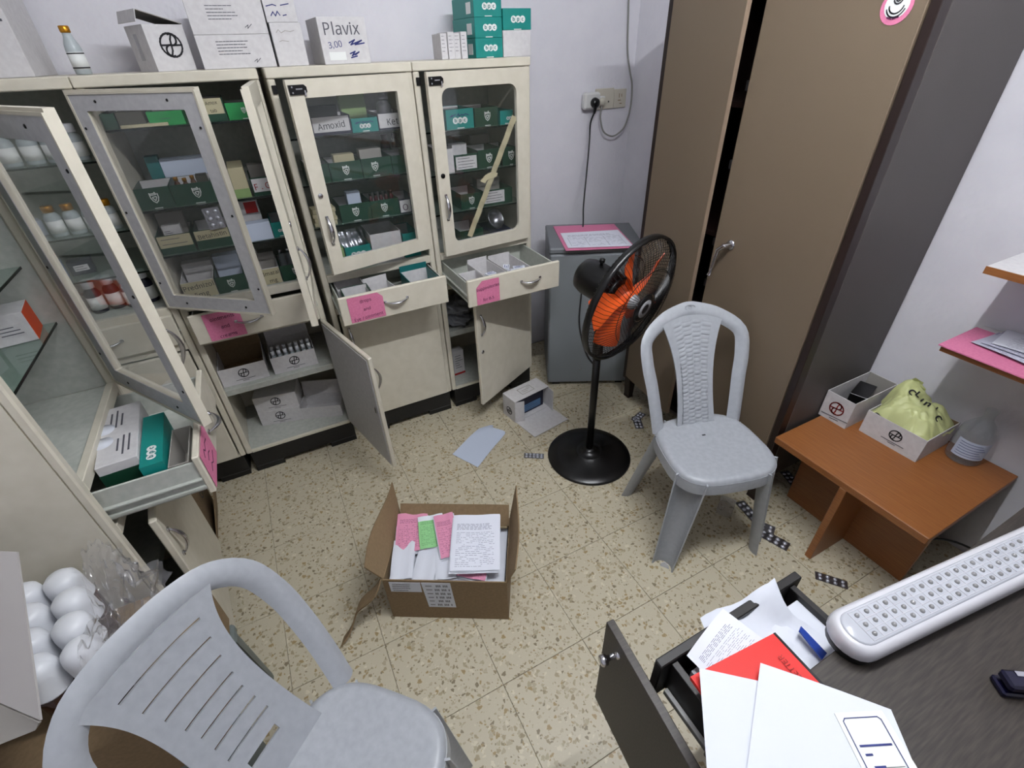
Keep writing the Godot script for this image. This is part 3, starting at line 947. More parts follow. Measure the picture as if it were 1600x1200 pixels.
func chair_common(o: Node3D, arch: Array, band: float) -> void:
	# seat shell: dished top, rolled rim and skirt
	var s := Shape.new(true)
	var prof := [[0.0, -0.010], [0.25, -0.010], [0.5, -0.0085], [0.72, -0.005], [0.86, -0.001], [0.94, 0.0005], [0.99, -0.003], [1.02, -0.011], [1.035, -0.022], [1.045, -0.042], [1.05, -0.058]]
	var n := 48
	for ring in prof.size() - 1:
		for k in n:
			var t0 := TAU * k / n
			var t1 := TAU * (k + 1) / n
			var pts := []
			for q: Array in [[ring, t0], [ring, t1], [ring + 1, t1], [ring + 1, t0]]:
				var pr: Array = prof[q[0]]
				var p := seat_rim(q[1], pr[0])
				# deeper skirt at the front and between the legs
				pts.append(Vector3(p.x, 0.448 + pr[1], p.y))
			var out := Vector3(cos(t0) * ring, 8.0 if ring < 6 else 1.0, sin(t0) * ring)
			s.tri(pts[0], pts[1], pts[2], out, true)
			s.tri(pts[0], pts[2], pts[3], out, true)
	# underside
	for ring: int in [0, 2, 4, 6]:
		for k in n:
			var t0 := TAU * k / n
			var t1 := TAU * (k + 1) / n
			var a := seat_rim(t0, prof[ring][0])
			var b := seat_rim(t1, prof[ring][0])
			var c := seat_rim(t1, prof[ring + 2][0])
			var d := seat_rim(t0, prof[ring + 2][0])
			var y := 0.448 - 0.016
			s.quad(Vector3(a.x, y, a.y), Vector3(b.x, y, b.y), Vector3(c.x, y, c.y), Vector3(d.x, y, d.y), Vector3.DOWN)
	part("seat", s.done(), M.grey_plastic, o)
	part("drain_slot", Shape.new().box(Vector3(0, 0.4385, 0.0), Vector3(0.013, 0.0012, 0.006), 0.0).done(), M.black_plastic, o)
	# arch of the back: a flat band, edges bent backwards
	var path := smooth_path(arch, 7)
	var m := path.size()
	var f := func(u: float, v: float) -> Vector3:
		var x := clampf(v, 0.0, 1.0) * (m - 1)
		var i := mini(int(x), m - 2)
		var p: Vector2 = path[i].lerp(path[i + 1], x - i)
		var t: Vector2 = (path[mini(i + 2, m - 1)] - path[maxi(i - 1, 0)]).normalized()
		var nn := Vector2(-t.y, t.x)
		var e := (u - 0.5) * 2.0
		var q := p + nn * e * band * 0.5
		return lean(q.x, q.y) + Vector3(0, 0, -0.012 * e * e)
	part("back_arch", Shape.new(true).slab(f, 6, 60, 0.007).done(), M.grey_plastic, o)
	# legs: open channels, the hollow outwards
	for sx: float in [-1.0, 1.0]:
		for sz: float in [-1.0, 1.0]:
			var top := Vector3(sx * (0.158 if sz > 0 else 0.143), 0.437, 0.062 + sz * 0.142)
			var foot := Vector3(sx * (0.190 if sz > 0 else 0.178), 0.0, 0.062 + (0.150 if sz > 0 else -0.225))
			var g := func(u: float, v: float) -> Vector3:
				var c := top.lerp(foot, v)
				var a := (u - 0.5) * deg_to_rad(170.0)
				var dir := Vector2(-sx, -sz).normalized().rotated(a)
				var r := lerpf(0.052, 0.038, v)
				return c + Vector3(dir.x * r, 0, dir.y * r) - Vector3(dir.x, 0, dir.y) * 0.0 + Vector3(sx, 0, sz) * lerpf(0.0, 0.016, v)
			part("leg", Shape.new(true).slab(g, 8, 10, 0.005).done(), M.grey_plastic, o)


func white_chair() -> void:
	lean_by = Vector3(0.161, 0.046, 1.14)
	var o := thing("plastic_chair", "light grey armless plastic chair with a woven pattern back, before the wardrobe", "chair", Vector3(1.230, 0, -0.890), -16.5, "grey plastic chairs")
	chair_common(o, [Vector2(-0.154, 0.435), Vector2(-0.164, 0.518), Vector2(-0.175, 0.605), Vector2(-0.188, 0.683), Vector2(-0.183, 0.759), Vector2(-0.109, 0.807), Vector2(-0.033, 0.827), Vector2(0.000, 0.831), Vector2(0.033, 0.827), Vector2(0.109, 0.807), Vector2(0.183, 0.759), Vector2(0.188, 0.683), Vector2(0.175, 0.605), Vector2(0.164, 0.518), Vector2(0.154, 0.435)], 0.046)
	# centre panel, moulded like basket weave
	var half := func(v: float) -> float: return 0.066 + 0.012 * pow(1.0 - v, 3.0) + 0.052 * pow(v, 3.2)
	var f := func(u: float, v: float) -> Vector3:
		var x: float = (u - 0.5) * 2.0 * half.call(v)
		var y := 0.432 + v * 0.385 - 0.02 * v * pow((u - 0.5) * 2.0, 2.0)
		var p := lean(x, y)
		var rim := minf(minf(u, 1.0 - u) / 0.14, 1.0)
		if rim >= 1.0 and v < 0.955:
			var col := (u - 0.14) / 0.72 * 4.0
			var row := v * 27.0 + (0.5 if int(col) % 2 == 1 else 0.0)
			var a := sin(PI * (col - floorf(col)))
			var b := sin(PI * (row - floorf(row)))
			p.z += -0.002 + 0.0042 * pow(a * b, 0.5)
		return p
	part("woven_panel", Shape.new(true).slab(f, 44, 150, 0.005).done(), M.grey_plastic, o)
	part("maker_mark", strokes([circle2(0.016, 20).map(func(q): return Vector2(q.x * 1.25, q.y * 0.6)), circle2(0.006, 12)], 0.0022, Transform3D(Basis(Vector3.RIGHT, -0.55), lean(0.0, 0.842) + Vector3(0, 0, 0.0036))), M.grey_plastic, o)
	part("torn_foot_lining", Shape.new().extrude(PackedVector2Array([Vector2(-0.018, 0), Vector2(0.016, 0), Vector2(0.01, 0.022), Vector2(-0.004, 0.03), Vector2(-0.016, 0.016)]), 0.002, Transform3D(Basis(Vector3.UP, -0.7), Vector3(-0.192, 0.001, 0.226))).done(), M.paper, o)


func near_chair() -> void:
	lean_by = Vector3(0.267, -0.065, 0.363)
	var o := thing("plastic_chair", "light grey plastic chair in front with a horizontally slotted back", "chair", Vector3(-0.222, 0, -0.503), 41.3, "grey plastic chairs")
	chair_common(o, [Vector2(-0.166, 0.435), Vector2(-0.183, 0.518), Vector2(-0.193, 0.607), Vector2(-0.193, 0.685), Vector2(-0.175, 0.762), Vector2(-0.125, 0.811), Vector2(-0.060, 0.827), Vector2(0.000, 0.830), Vector2(0.060, 0.827), Vector2(0.125, 0.811), Vector2(0.175, 0.762), Vector2(0.193, 0.685), Vector2(0.193, 0.607), Vector2(0.183, 0.518), Vector2(0.166, 0.435)], 0.050)
	var half := func(v: float) -> float: return 0.083 + 0.02 * pow(1.0 - v, 3.0) + 0.045 * pow(v, 5.0)
	var f := func(u: float, v: float) -> Vector3:
		var x: float = (u - 0.5) * 2.0 * half.call(v)
		return lean(x - 0.012, 0.432 + v * 0.385 - 0.008 * v * v * pow((u - 0.5) * 2.0, 2.0))
	# seven thin slots and a wide one above the seat: height and half length of each
	var slots := [[0.775, 0.080], [0.733, 0.070], [0.692, 0.060], [0.652, 0.053], [0.617, 0.050], [0.583, 0.049], [0.550, 0.048], [0.509, 0.034]]
	var keep := func(u: float, v: float) -> bool:
		var y := 0.432 + v * 0.385
		var x: float = absf((u - 0.5) * 2.0 * half.call(v))
		for q: Array in slots:
			if absf(y - q[0]) < (0.0065 if q[0] < 0.52 else 0.0024) and x < q[1]:
				return false
		return true
	part("slotted_panel", Shape.new(true).slab(f, 36, 160, 0.006, keep).done(), M.grey_plastic, o)


func stool() -> void:
	var o := thing("plastic_stool", "low grey-green plastic stool half hidden behind the near chair back", "stool", Vector3(-0.575, 0, -0.885))
	part("top", Shape.new().span(Vector3(-0.165, 0.275, -0.16), Vector3(0.165, 0.31, 0.16), 0.016).done(), M.stool_plastic, o)
	for sx: float in [-1.0, 1.0]:
		for sz: float in [-1.0, 1.0]:
			var g := func(u: float, v: float) -> Vector3:
				var a := (u - 0.5) * deg_to_rad(120.0)
				var d := Vector2(sx, sz).normalized().rotated(a)
				var c := Vector3(sx * lerpf(0.118, 0.145, v), lerpf(0.298, 0.0, v), sz * lerpf(0.112, 0.135, v))
				return c + Vector3(d.x, 0, d.y) * lerpf(0.05, 0.034, v)
			part("leg", Shape.new(true).slab(g, 6, 8, 0.005).done(), M.stool_plastic, o)


# ---------------------------------------------------------------- standing fan
func fan() -> void:
	var o := thing("standing_fan", "black pedestal fan with orange blades between fridge and chair", "fan", Vector3(1.082, 0, -1.375))
	part("base", Shape.new(true).lathe([Vector2(0, 0.0), Vector2(0.198, 0.0), Vector2(0.2, 0.006), Vector2(0.195, 0.013), Vector2(0.15, 0.02), Vector2(0.075, 0.026), Vector2(0.066, 0.034), Vector2(0.058, 0.036), Vector2(0.04, 0.037), Vector2(0.03, 0.05), Vector2(0.024, 0.056), Vector2(0, 0.056)], 48).done(), M.black_plastic, o)
	part("pole", Shape.new(true).lathe([Vector2(0, 0.05), Vector2(0.0165, 0.05), Vector2(0.0165, 0.62), Vector2(0, 0.62)], 20).done(), M.black_plastic, o)
	part("pole_sleeve", Shape.new(true).lathe([Vector2(0, 0.56), Vector2(0.021, 0.56), Vector2(0.023, 0.59), Vector2(0.021, 0.70), Vector2(0.026, 0.76), Vector2(0.03, 0.80), Vector2(0, 0.81)], 20).done(), M.black_plastic, o)
	# the head: z of this frame is the blowing direction
	var head := Basis(Vector3.UP, deg_to_rad(15.0)) * Basis(Vector3.RIGHT, deg_to_rad(10.6))
	var c := Vector3(0, 0.893, 0)
	var h := Transform3D(head, c)
	var along := Transform3D(head * Basis(Vector3.RIGHT, PI / 2), c)
	part("neck", Shape.new().box(Vector3(0, 0.835, -0.005), Vector3(0.034, 0.09, 0.06), 0.008).done(), M.black_plastic, o)
	part("motor_housing", Shape.new(true).lathe([Vector2(0, -0.115), Vector2(0.045, -0.112), Vector2(0.063, -0.098), Vector2(0.071, -0.07), Vector2(0.072, 0.02), Vector2(0.066, 0.048), Vector2(0.045, 0.06), Vector2(0, 0.062)], 28, along).done(), M.black_plastic, o)
	part("swing_knob", Shape.new(true).lathe([Vector2(0, 0.05), Vector2(0.006, 0.05), Vector2(0.006, 0.08), Vector2(0.011, 0.082), Vector2(0.011, 0.094), Vector2(0, 0.096)], 12, Transform3D(head, c + head * Vector3(0.0, 0, -0.03))).done(), M.black_plastic, o)
	var R := 0.245
	# guards of thin radial wires
	for g in 2:
		var s := Shape.new(true)
		var sgn := 1.0 if g == 0 else -1.0
		var zr := 0.132 + (0.004 if g == 0 else -0.004)
		for k in 84:
			var a := TAU * k / 84
			var d := Vector3(cos(a), sin(a), 0)
			var tw := Vector3(-sin(a), cos(a), 0) * 0.018
			var w := [h * (d * 0.058 + Vector3(0, 0, zr + sgn * 0.058)), h * (d * 0.15 + tw + Vector3(0, 0, zr + sgn * 0.054)), h * (d * 0.215 + tw * 0.5 + Vector3(0, 0, zr + sgn * 0.03)), h * (d * R + Vector3(0, 0, zr))]
			s.tube(w, 0.0011, 3)
		for rr: Array in [[R, 0.0, 0.0032], [0.15, 0.054, 0.0014], [0.058, 0.058, 0.002]]:
			var ring := []
			for k in 48:
				var a := TAU * k / 48
				ring.append(h * Vector3(cos(a) * rr[0], sin(a) * rr[0], zr + sgn * rr[1]))
			s.tube(ring, rr[2], 6, true)
		part("front_guard" if g == 0 else "rear_guard", s.done(), M.black_metal, o)
	part("guard_clamp", Shape.new(true).lathe([Vector2(R - 0.004, -0.012), Vector2(R + 0.005, -0.012), Vector2(R + 0.006, 0.0), Vector2(R + 0.005, 0.012), Vector2(R - 0.004, 0.012)], 64, Transform3D(along.basis, h * Vector3(0, 0, 0.132))).done(), M.black_plastic, o)
	part("rear_hub_plate", Shape.new(true).lathe([Vector2(0, 0.064), Vector2(0.06, 0.064), Vector2(0.064, 0.07), Vector2(0.058, 0.078), Vector2(0, 0.078)], 28, along).done(), M.black_plastic, o)
	var cap := part("guard_badge", Shape.new(true).lathe([Vector2(0, 0.186), Vector2(0.052, 0.186), Vector2(0.056, 0.19), Vector2(0.05, 0.196), Vector2(0, 0.199)], 28, along).done(), M.black_plastic, o)
	part("badge_ring", Shape.new(true).lathe([Vector2(0.02, 0.1985), Vector2(0.036, 0.1975), Vector2(0.036, 0.1985), Vector2(0.02, 0.1995)], 24, along).done(), M.hub_grey, cap)
	part("blade_hub", Shape.new(true).lathe([Vector2(0, 0.082), Vector2(0.045, 0.084), Vector2(0.05, 0.10), Vector2(0.046, 0.128), Vector2(0.03, 0.14), Vector2(0, 0.143)], 28, along).done(), M.orange_plastic, o)
	part("spinner_cap", Shape.new(true).lathe([Vector2(0.03, 0.138), Vector2(0.027, 0.152), Vector2(0.018, 0.162), Vector2(0, 0.166)], 24, along).done(), M.hub_grey, o)
	for k in 5:
		var a0 := deg_to_rad(92.0 + 72.0 * k)
		var f := func(u: float, v: float) -> Vector3:
			var r := lerpf(0.036, 0.205, u)
			var wide := lerpf(0.30, 0.66, smoothstep(0.0, 0.75, u)) * (1.0 - 0.28 * smoothstep(0.8, 1.0, u))
			var a := a0 + (v - 0.5) * wide + 0.30 * u
			return h * Vector3(cos(a) * r, sin(a) * r, 0.112 + (v - 0.5) * lerpf(0.045, 0.05, u) + 0.006 * sin(PI * v))
		part("fan_blade", Shape.new(true).slab(f, 10, 8, 0.0022).done(), M.orange_plastic, o)
	# control box on the pole
	part("control_box", Shape.new().box(Vector3(0, 0.70, 0.022), Vector3(0.05, 0.09, 0.03), 0.008).done(), M.black_plastic, o)


# ---------------------------------------------------------------- cartons
func carton(called: String, label: String, category: String, at: Vector3, size: Vector3, turn: float, mat: Material, o := {}, group := "") -> Node3D:
	var c := thing(called, label, category, at, turn, group)
	var w := size.x
	var h := size.y
	var d := size.z
	if o.get("open", false):
		var t := 0.0025
		var s := Shape.new()
		s.span(Vector3(-w * 0.5, 0, -d), Vector3(w * 0.5, t, 0), 0.0)
		s.span(Vector3(-w * 0.5, t, -t), Vector3(w * 0.5, h, 0), 0.0)
		s.span(Vector3(-w * 0.5, t, -d), Vector3(w * 0.5, h * o.get("back", 1.0), -d + t), 0.0)
		for e: float in [-1.0, 1.0]:
			s.span(Vector3(e * w * 0.5, t, -d + t), Vector3(e * (w * 0.5 - t), h, -t), 0.0)
		part("tray", s.done(), mat, c)
		part("lining", Shape.new().span(Vector3(-w * 0.5 + t, t, -d + t), Vector3(w * 0.5 - t, t * 1.3, -t), 0.0).span(Vector3(-w * 0.5 + t, t, -d + t), Vector3(w * 0.5 - t, h * 0.98, -d + t * 1.2), 0.0).span(Vector3(-w * 0.5 + t, t, -t * 1.2), Vector3(w * 0.5 - t, h * 0.985, -t), 0.0).done(), o.get("lining", M.white_card), c)
	else:
		part("box", Shape.new().span(Vector3(-w * 0.5, 0, -d), Vector3(w * 0.5, h, 0), 0.0012).done(), mat, c)
	match o.get("mark", ""):
		"bpc":
			bpc_logo(c, Vector3(o.get("mark_x", 0.0), h * o.get("mark_y", 0.42), 0.0), minf(h * 0.17, w * 0.11))
			if o.get("pen", false):
				part("pen_scrawl", strokes([[Vector2(-w * 0.36, h * 0.62), Vector2(-w * 0.28, h * 0.72), Vector2(-w * 0.3, h * 0.64), Vector2(-w * 0.16, h * 0.74)], [Vector2(-w * 0.12, h * 0.64), Vector2(-w * 0.05, h * 0.76), Vector2(-w * 0.02, h * 0.64), Vector2(w * 0.08, h * 0.72), Vector2(w * 0.12, h * 0.66), Vector2(w * 0.2, h * 0.74), Vector2(w * 0.32, h * 0.67)]], 0.003, Transform3D(Basis(), Vector3(0, 0, 0.0006))), M.ink_blue, c)
			part("cut_tab", Shape.new().span(Vector3(-w * 0.12, 0.001, 0), Vector3(w * 0.14, 0.004, 0.0006), 0.0).done(), M.print_white, c)
		"crest":
			var s: float = h * 0.0078 * o.get("mark_size", 1.0)
			var x: float = o.get("mark_x", 0.0)
			var xf := Transform3D(Basis().scaled(Vector3(s, s, 1)), Vector3(x, h * 0.52, 0.0002))
			part("crest", strokes([[Vector2(-22, 30), Vector2(-22, 2), Vector2(-14, -18), Vector2(0, -30), Vector2(14, -18), Vector2(22, 2), Vector2(22, 24)], [Vector2(-18, 26), Vector2(6, 28)], [Vector2(-17, 18), Vector2(8, 20)], [Vector2(8, 34), Vector2(14, 22)], [Vector2(-12, 2), Vector2(0, -16), Vector2(12, 4)], [Vector2(-8, 6), Vector2(10, 8)]], 5.5, xf), M.print_white, c)
			part("cut_tab", Shape.new().span(Vector3(x - w * 0.12, 0.001, 0), Vector3(x + w * 0.12, 0.0035, 0.0006), 0.0).done(), M.print_white, c)
		"wheel":
			var r: float = o.get("mark_r", h * 0.27)
			wheel_mark(c, Vector3(o.get("mark_x", 0.0), h * o.get("mark_y", 0.58), 0.0003), Basis(), r, o.get("lines", true))
	if o.has("card"):
		var k: Dictionary = o.card
		var kx: float = k.get("x", 0.0)
		var card := part("label_card", Shape.new().span(Vector3(kx - k.w * 0.5, k.y, 0.0001), Vector3(kx + k.w * 0.5, k.y + k.h, 0.0012), 0.0).done(), M[k.get("mat", "white_card")], c)
		var lines: Array = k.get("lines", [])
		for i in lines.size():
			writing(lines[i], k.get("size", k.h / lines.size() * 0.62), M[k.get("ink", "ink")], card, Vector3(kx, k.y + k.h * (1.0 - (i + 0.58) / lines.size()), 0.0016), Basis(Vector3.BACK, 0.05), "handwriting")
		if k.get("rows", 0) > 0:
			var ls := []
			for i in k.rows:
				var y: float = k.y + k.h * (1.0 - (i + 0.7) / (k.rows + 0.4))
				ls.append([Vector2(kx - k.w * 0.40, y), Vector2(kx + k.w * (0.15 + 0.25 * absf(sin(i * 2.3))), y)])
			part("printed_lines", strokes(ls, 0.0022, Transform3D(Basis(), Vector3(0, 0, 0.0012))), M.ink_grey, card)
	if o.has("print"):
		part("printed_lines", print_block(o.print), M.ink_grey, c)
	return c


# rows of tiny print: x, y (top left), row count, row step, widest
func print_block(p: Dictionary) -> ArrayMesh:
	var ls := []
	var r := RandomNumberGenerator.new()
	r.seed = int(p.get("seed", 3))
	for i in p.rows:
		var x: float = p.x
		var stop: float = p.x + p.wide * r.randf_range(0.45, 1.0)
		while x < stop:
			var l := r.randf_range(0.004, 0.012)
			ls.append([Vector2(x, p.y - i * p.step), Vector2(minf(x + l, stop), p.y - i * p.step)])
			x += l + 0.003
	return strokes(ls, p.get("thick", 0.0022), Transform3D(Basis(), Vector3(0, 0, 0.0002)))


func bpc_logo(under: Node3D, at: Vector3, r: float, basis := Basis()) -> void:
	var s := Shape.new()
	for k in 3:
		s.extrude(PackedVector2Array(circle2(r, 20, Vector2((k - 1) * r * 1.72, 0)).slice(0, 20)), 0.0006, Transform3D(basis, at))
	part("logo_discs", s.done(), M.print_white, under)
	for k in 3:
		writing("bpc"[k], r * 1.55, M.teal_dark, under, at + basis * Vector3((k - 1) * r * 1.72, r * 0.08, 0.0009), basis, "lettering", true)


func wheel_mark(under: Node3D, at: Vector3, basis: Basis, r: float, lines := true, tint := "ink") -> void:
	var ls := [circle2(r, 22), [Vector2(-r, 0), Vector2(r, 0)], [Vector2(-r * 0.28, -r * 0.95), Vector2(-r * 0.05, -r * 0.45), Vector2(0, 0), Vector2(0.05 * r, r * 0.45), Vector2(r * 0.28, r * 0.95)], circle2(r * 0.48, 10, Vector2(r * 0.12, r * 0.46), -PI * 0.5, PI * 0.6), circle2(r * 0.48, 10, Vector2(-r * 0.12, -r * 0.46), PI * 0.5, PI * 1.6)]
	part("round_mark", strokes(ls, r * 0.17, Transform3D(basis, at)), M[tint], under)
	if lines:
		part("printed_lines", strokes([[Vector2(-r * 1.9, -r * 1.5), Vector2(r * 1.9, -r * 1.5)], [Vector2(-r * 0.6, -r * 1.85), Vector2(r * 0.6, -r * 1.85)]], r * 0.11, Transform3D(basis, at)), M.ink_grey, under)


func jar(called: String, label: String, category: String, at: Vector3, r: float, h: float, body: Material, cap: Material, cap_h: float, group := "", band := true) -> Node3D:
	var o := thing(called, label, category, at, 0.0, group)
	var bh := h - cap_h
	part("body", Shape.new(true).lathe([Vector2(0, 0), Vector2(r * 0.9, 0), Vector2(r, 0.004), Vector2(r, bh * 0.78), Vector2(r * 0.85, bh * 0.9), Vector2(r * 0.6, bh * 0.95), Vector2(r * 0.6, bh), Vector2(0, bh)], 20).done(), body, o)
	part("cap", Shape.new(true).lathe([Vector2(0, bh), Vector2(r * 0.72, bh), Vector2(r * 0.74, h - 0.003), Vector2(r * 0.66, h), Vector2(0, h)], 18).done(), cap, o)
	if band:
		part("paper_label", Shape.new(true).lathe([Vector2(r * 1.012, bh * 0.15), Vector2(r * 1.018, bh * 0.15), Vector2(r * 1.018, bh * 0.66), Vector2(r * 1.012, bh * 0.66)], 20).done(), M.print_white, o)
	return o


# a crumpled lump of film or cloth
func lump(size: Vector3, seed_: int, rough := 0.22, freq := 1.6, rings := 18) -> ArrayMesh:
	var n := FastNoiseLite.new()
	n.seed = seed_
	n.frequency = freq
	n.noise_type = FastNoiseLite.TYPE_SIMPLEX
	n.fractal_octaves = 3
	var f := func(u: float, v: float) -> Vector3:
		var a := TAU * u
		var b := PI * (v - 0.5)
		var d := Vector3(cos(a) * cos(b), sin(b), sin(a) * cos(b))
		var k := 1.0 + rough * n.get_noise_3dv(d * 1.3) * 2.0 - rough * 0.6 * absf(n.get_noise_3dv(d * 3.1))
		var p := d * k * size * 0.5
		p.y = maxf(p.y, -size.y * 0.36)
		return p
	return Shape.new(true).sheet(f, rings * 2, rings).done()


func foil_strip(label: String, at: Vector3, basis: Basis, w: float, h: float, cols: int, rows: int, group: String, pill := "foil") -> Node3D:
	var o := thing("blister_pack", label, "pill pack", at, 0.0, group)
	o.basis = basis
	part("foil_card", Shape.new().box(Vector3(0, 0, 0), Vector3(w, h, 0.0009), 0.0002).done(), M.steel, o)
	var b := Shape.new(true).lathe([Vector2(minf(w / cols, h / rows) * 0.36, 0), Vector2(minf(w / cols, h / rows) * 0.30, 0.0035), Vector2(minf(w / cols, h / rows) * 0.16, 0.005), Vector2(0, 0.0053)], 10, Transform3D(Basis(Vector3.RIGHT, PI / 2), Vector3.ZERO)).done()
	for i in cols:
		for j in rows:
			part("blister", b, M[pill], o, Vector3((i + 0.5 - cols * 0.5) * w / cols * 0.94, (j + 0.5 - rows * 0.5) * h / rows * 0.9, 0.0004))
	return o


# ---------------------------------------------------------------- what stands on the glass shelves
func tray(label: String, x0: float, x1: float, y: float, h: float, mat: String, o := {}, z := -2.12, d := 0.17) -> Node3D:
	o.open = o.get("open", true)
	return carton("medicine_box", label, "box", Vector3((x0 + x1) * 0.5, y + 0.0005, z), Vector3(x1 - x0, h, d), 0.0, M[mat], o, "medicine boxes on the glass shelves")


func pack(label: String, x0: float, x1: float, y: float, h: float, mat: String, z: float, d := 0.05, o := {}) -> Node3D:
	return carton("medicine_pack", label, "box", Vector3((x0 + x1) * 0.5, y + 0.0005, z), Vector3(x1 - x0, h, d), 0.0, M[mat], o, "medicine packs standing in the boxes")


func shelf_stock() -> void:
	var end := "end cabinet"
	tray("teal box with white disc logo and blue scrawl, top shelf of the %s" % end, 0.786, 0.909, 1.374, 0.072, "teal", {mark = "bpc", pen = true})
	tray("dark green box with white crest, top shelf, right of the scrawled teal box", 0.915, 1.023, 1.374, 0.070, "green", {mark = "crest", mark_x = 0.005})
	tray("small teal box at the right end of the top shelf of the %s" % end, 1.034, 1.096, 1.374, 0.052, "teal", {mark = "bpc", mark_x = 0.018})
	tray("tall white box at the left end of the second shelf of the %s" % end, 0.735, 0.803, 1.207, 0.095, "white_card", {})
	tray("green box with a blank white label, second shelf of the %s" % end, 0.806, 0.916, 1.207, 0.067, "green", {card = {w = 0.098, h = 0.052, y = 0.007, rows = 4}})
	tray("green crest box in the middle of the second shelf of the %s" % end, 0.918, 1.026, 1.207, 0.075, "green", {mark = "crest"})
	tray("green crest box at the right end of the second shelf behind the taped glass", 1.038, 1.104, 1.207, 0.075, "green", {mark = "crest", mark_x = 0.012})
	tray("green crest box on the third shelf, behind the slanting yellow tape", 0.820, 0.926, 1.043, 0.067, "green", {mark = "crest"})
	tray("wide green box with a white label, third shelf of the %s" % end, 0.930, 1.082, 1.043, 0.068, "green", {card = {w = 0.105, h = 0.052, x = -0.018, y = 0.010, rows = 4}})
	tray("low green box at the bottom left of the %s" % end, 0.80, 0.92, 0.8745, 0.072, "green", {})
	tray("dark navy box under the steel bowl at the bottom of the %s" % end, 0.955, 1.07, 0.8745, 0.045, "navy", {open = false})
	var bowl := thing("steel_bowl", "shiny steel bowl tipped over on a dark box behind the glass", "bowl", Vector3(1.005, 0.958, -2.175))
	bowl.rotation_degrees = Vector3(62, 20, 0)
	part("bowl", Shape.new(true).lathe([Vector2(0, -0.02), Vector2(0.022, -0.019), Vector2(0.038, -0.006), Vector2(0.045, 0.016), Vector2(0.049, 0.017), Vector2(0.047, 0.019), Vector2(0.043, 0.018), Vector2(0.035, -0.003), Vector2(0.02, -0.016), Vector2(0, -0.017)], 28).done(), M.steel, bowl)
	pack("white pack leaning in the labelled green box, second shelf by the fridge", 0.83, 0.90, 1.21, 0.095, "white_card", -2.20)
	pack("dark pack standing behind the crest boxes of the second shelf by the fridge", 0.875, 0.955, 1.2075, 0.115, "black_plastic", -2.30)
	pack("grey pack standing at the back of the second shelf by the fridge", 0.965, 1.06, 1.2075, 0.11, "grey_card", -2.31)
	pack("flat grey pack behind the crest box of the third shelf by the fridge", 0.95, 1.07, 1.046, 0.095, "grey_card", -2.23)
	pack("brown pack at the left of the third shelf by the fridge", 0.80, 0.84, 1.0435, 0.09, "maroon", -2.29)

	var b := "shut-door cabinet"
	tray("navy box with a white label in thin handwriting, top shelf of the %s" % b, 0.255, 0.399, 1.396, 0.062, "navy", {card = {w = 0.134, h = 0.05, y = 0.010, lines = ["Amoxid"], size = 0.030}})
	tray("small teal box with white disc logo between the two white labels", 0.402, 0.502, 1.396, 0.047, "teal", {mark = "bpc", pen = true})
	tray("navy box with a white label beginning Ke, top shelf behind glass", 0.505, 0.615, 1.396, 0.057, "navy", {card = {w = 0.106, h = 0.049, y = 0.006, lines = ["Ket"], size = 0.032}})
	pack("pale grey-green carton behind the small teal box of the top shelf", 0.400, 0.500, 1.3965, 0.118, "light_green", -2.27)
	jar("steel_tin", "round steel tin on the top shelf behind the Ke label", "tin", Vector3(0.565, 1.3965, -2.24), 0.03, 0.105, M.steel, M.steel, 0.012, "", false)
	pack("dark tray behind the thin handwritten label on the top shelf", 0.27, 0.385, 1.3965, 0.085, "black_plastic", -2.28)
	tray("green box half hidden by the door stile, second shelf of the %s" % b, 0.20, 0.281, 1.233, 0.066, "green", {})
	tray("green crest box, left of the two on the second shelf of the %s" % b, 0.285, 0.407, 1.233, 0.066, "green", {mark = "crest"})
	tray("green crest box, right of the two on the second shelf of the %s" % b, 0.410, 0.530, 1.233, 0.068, "green", {mark = "crest", mark_x = -0.008})
	tray("green box at the right end of the second shelf, under the maroon bottles", 0.533, 0.615, 1.233, 0.067, "green", {})
	pack("cream pack standing in the left crest box of the second shelf", 0.315, 0.395, 1.236, 0.082, "cream_card", -2.17)
	pack("grey sachet pack standing in the right crest box of the second shelf", 0.42, 0.51, 1.236, 0.09, "grey_card", -2.18)
	for k in 2:
		jar("maroon_bottle", ["left maroon bottle on the second shelf behind the green box", "right maroon bottle on the second shelf, next to the door stile"][k], "bottle", Vector3(0.565 + 0.048 * k, 1.2335, -2.32), 0.02, 0.125, M.maroon, M.maroon, 0.02, "maroon bottles")
	for k in 4:
		carton("cream_pack", ["lowest", "second lowest", "second highest", "topmost"][k] + " cream pack of the little stack at the left of the third shelf", "box", Vector3(0.222 + 0.004 * (k % 2), 1.0705 + 0.0172 * k, -2.115), Vector3(0.09, 0.0165, 0.07), 3.0 * (k % 2), M.cream_card, {}, "cream packs stacked on the third shelf")
	tray("green crest box, left one on the third shelf of the %s" % b, 0.287, 0.413, 1.070, 0.069, "green", {mark = "crest"})
	tray("green crest box full of dark vials, third shelf of the %s" % b, 0.415, 0.534, 1.070, 0.068, "green", {mark = "crest", mark_x = -0.004})
	tray("navy box with a white label reading O, third shelf behind glass", 0.536, 0.61, 1.070, 0.058, "navy", {card = {w = 0.046, h = 0.05, x = -0.012, y = 0.004, lines = ["O"], size = 0.036, ink = "ink_wine"}})
	pack("white pack standing in the left crest box of the third shelf", 0.335, 0.39, 1.073, 0.10, "paper_blue", -2.18)
	for k in 5:
		jar("dark_vial", ["leftmost", "second", "middle", "fourth", "rightmost"][k] + " small dark vial in the green box, counted from the left", "vial", Vector3(0.43 + 0.022 * k, 1.0735, -2.17), 0.0085, 0.088, M.maroon, M.black_plastic, 0.012, "dark vials in the green box")
	tray("teal box with white disc logo holding foil sachets, bottom of the %s" % b, 0.271, 0.379, 0.8745, 0.092, "teal", {mark = "bpc", mark_y = 0.62})
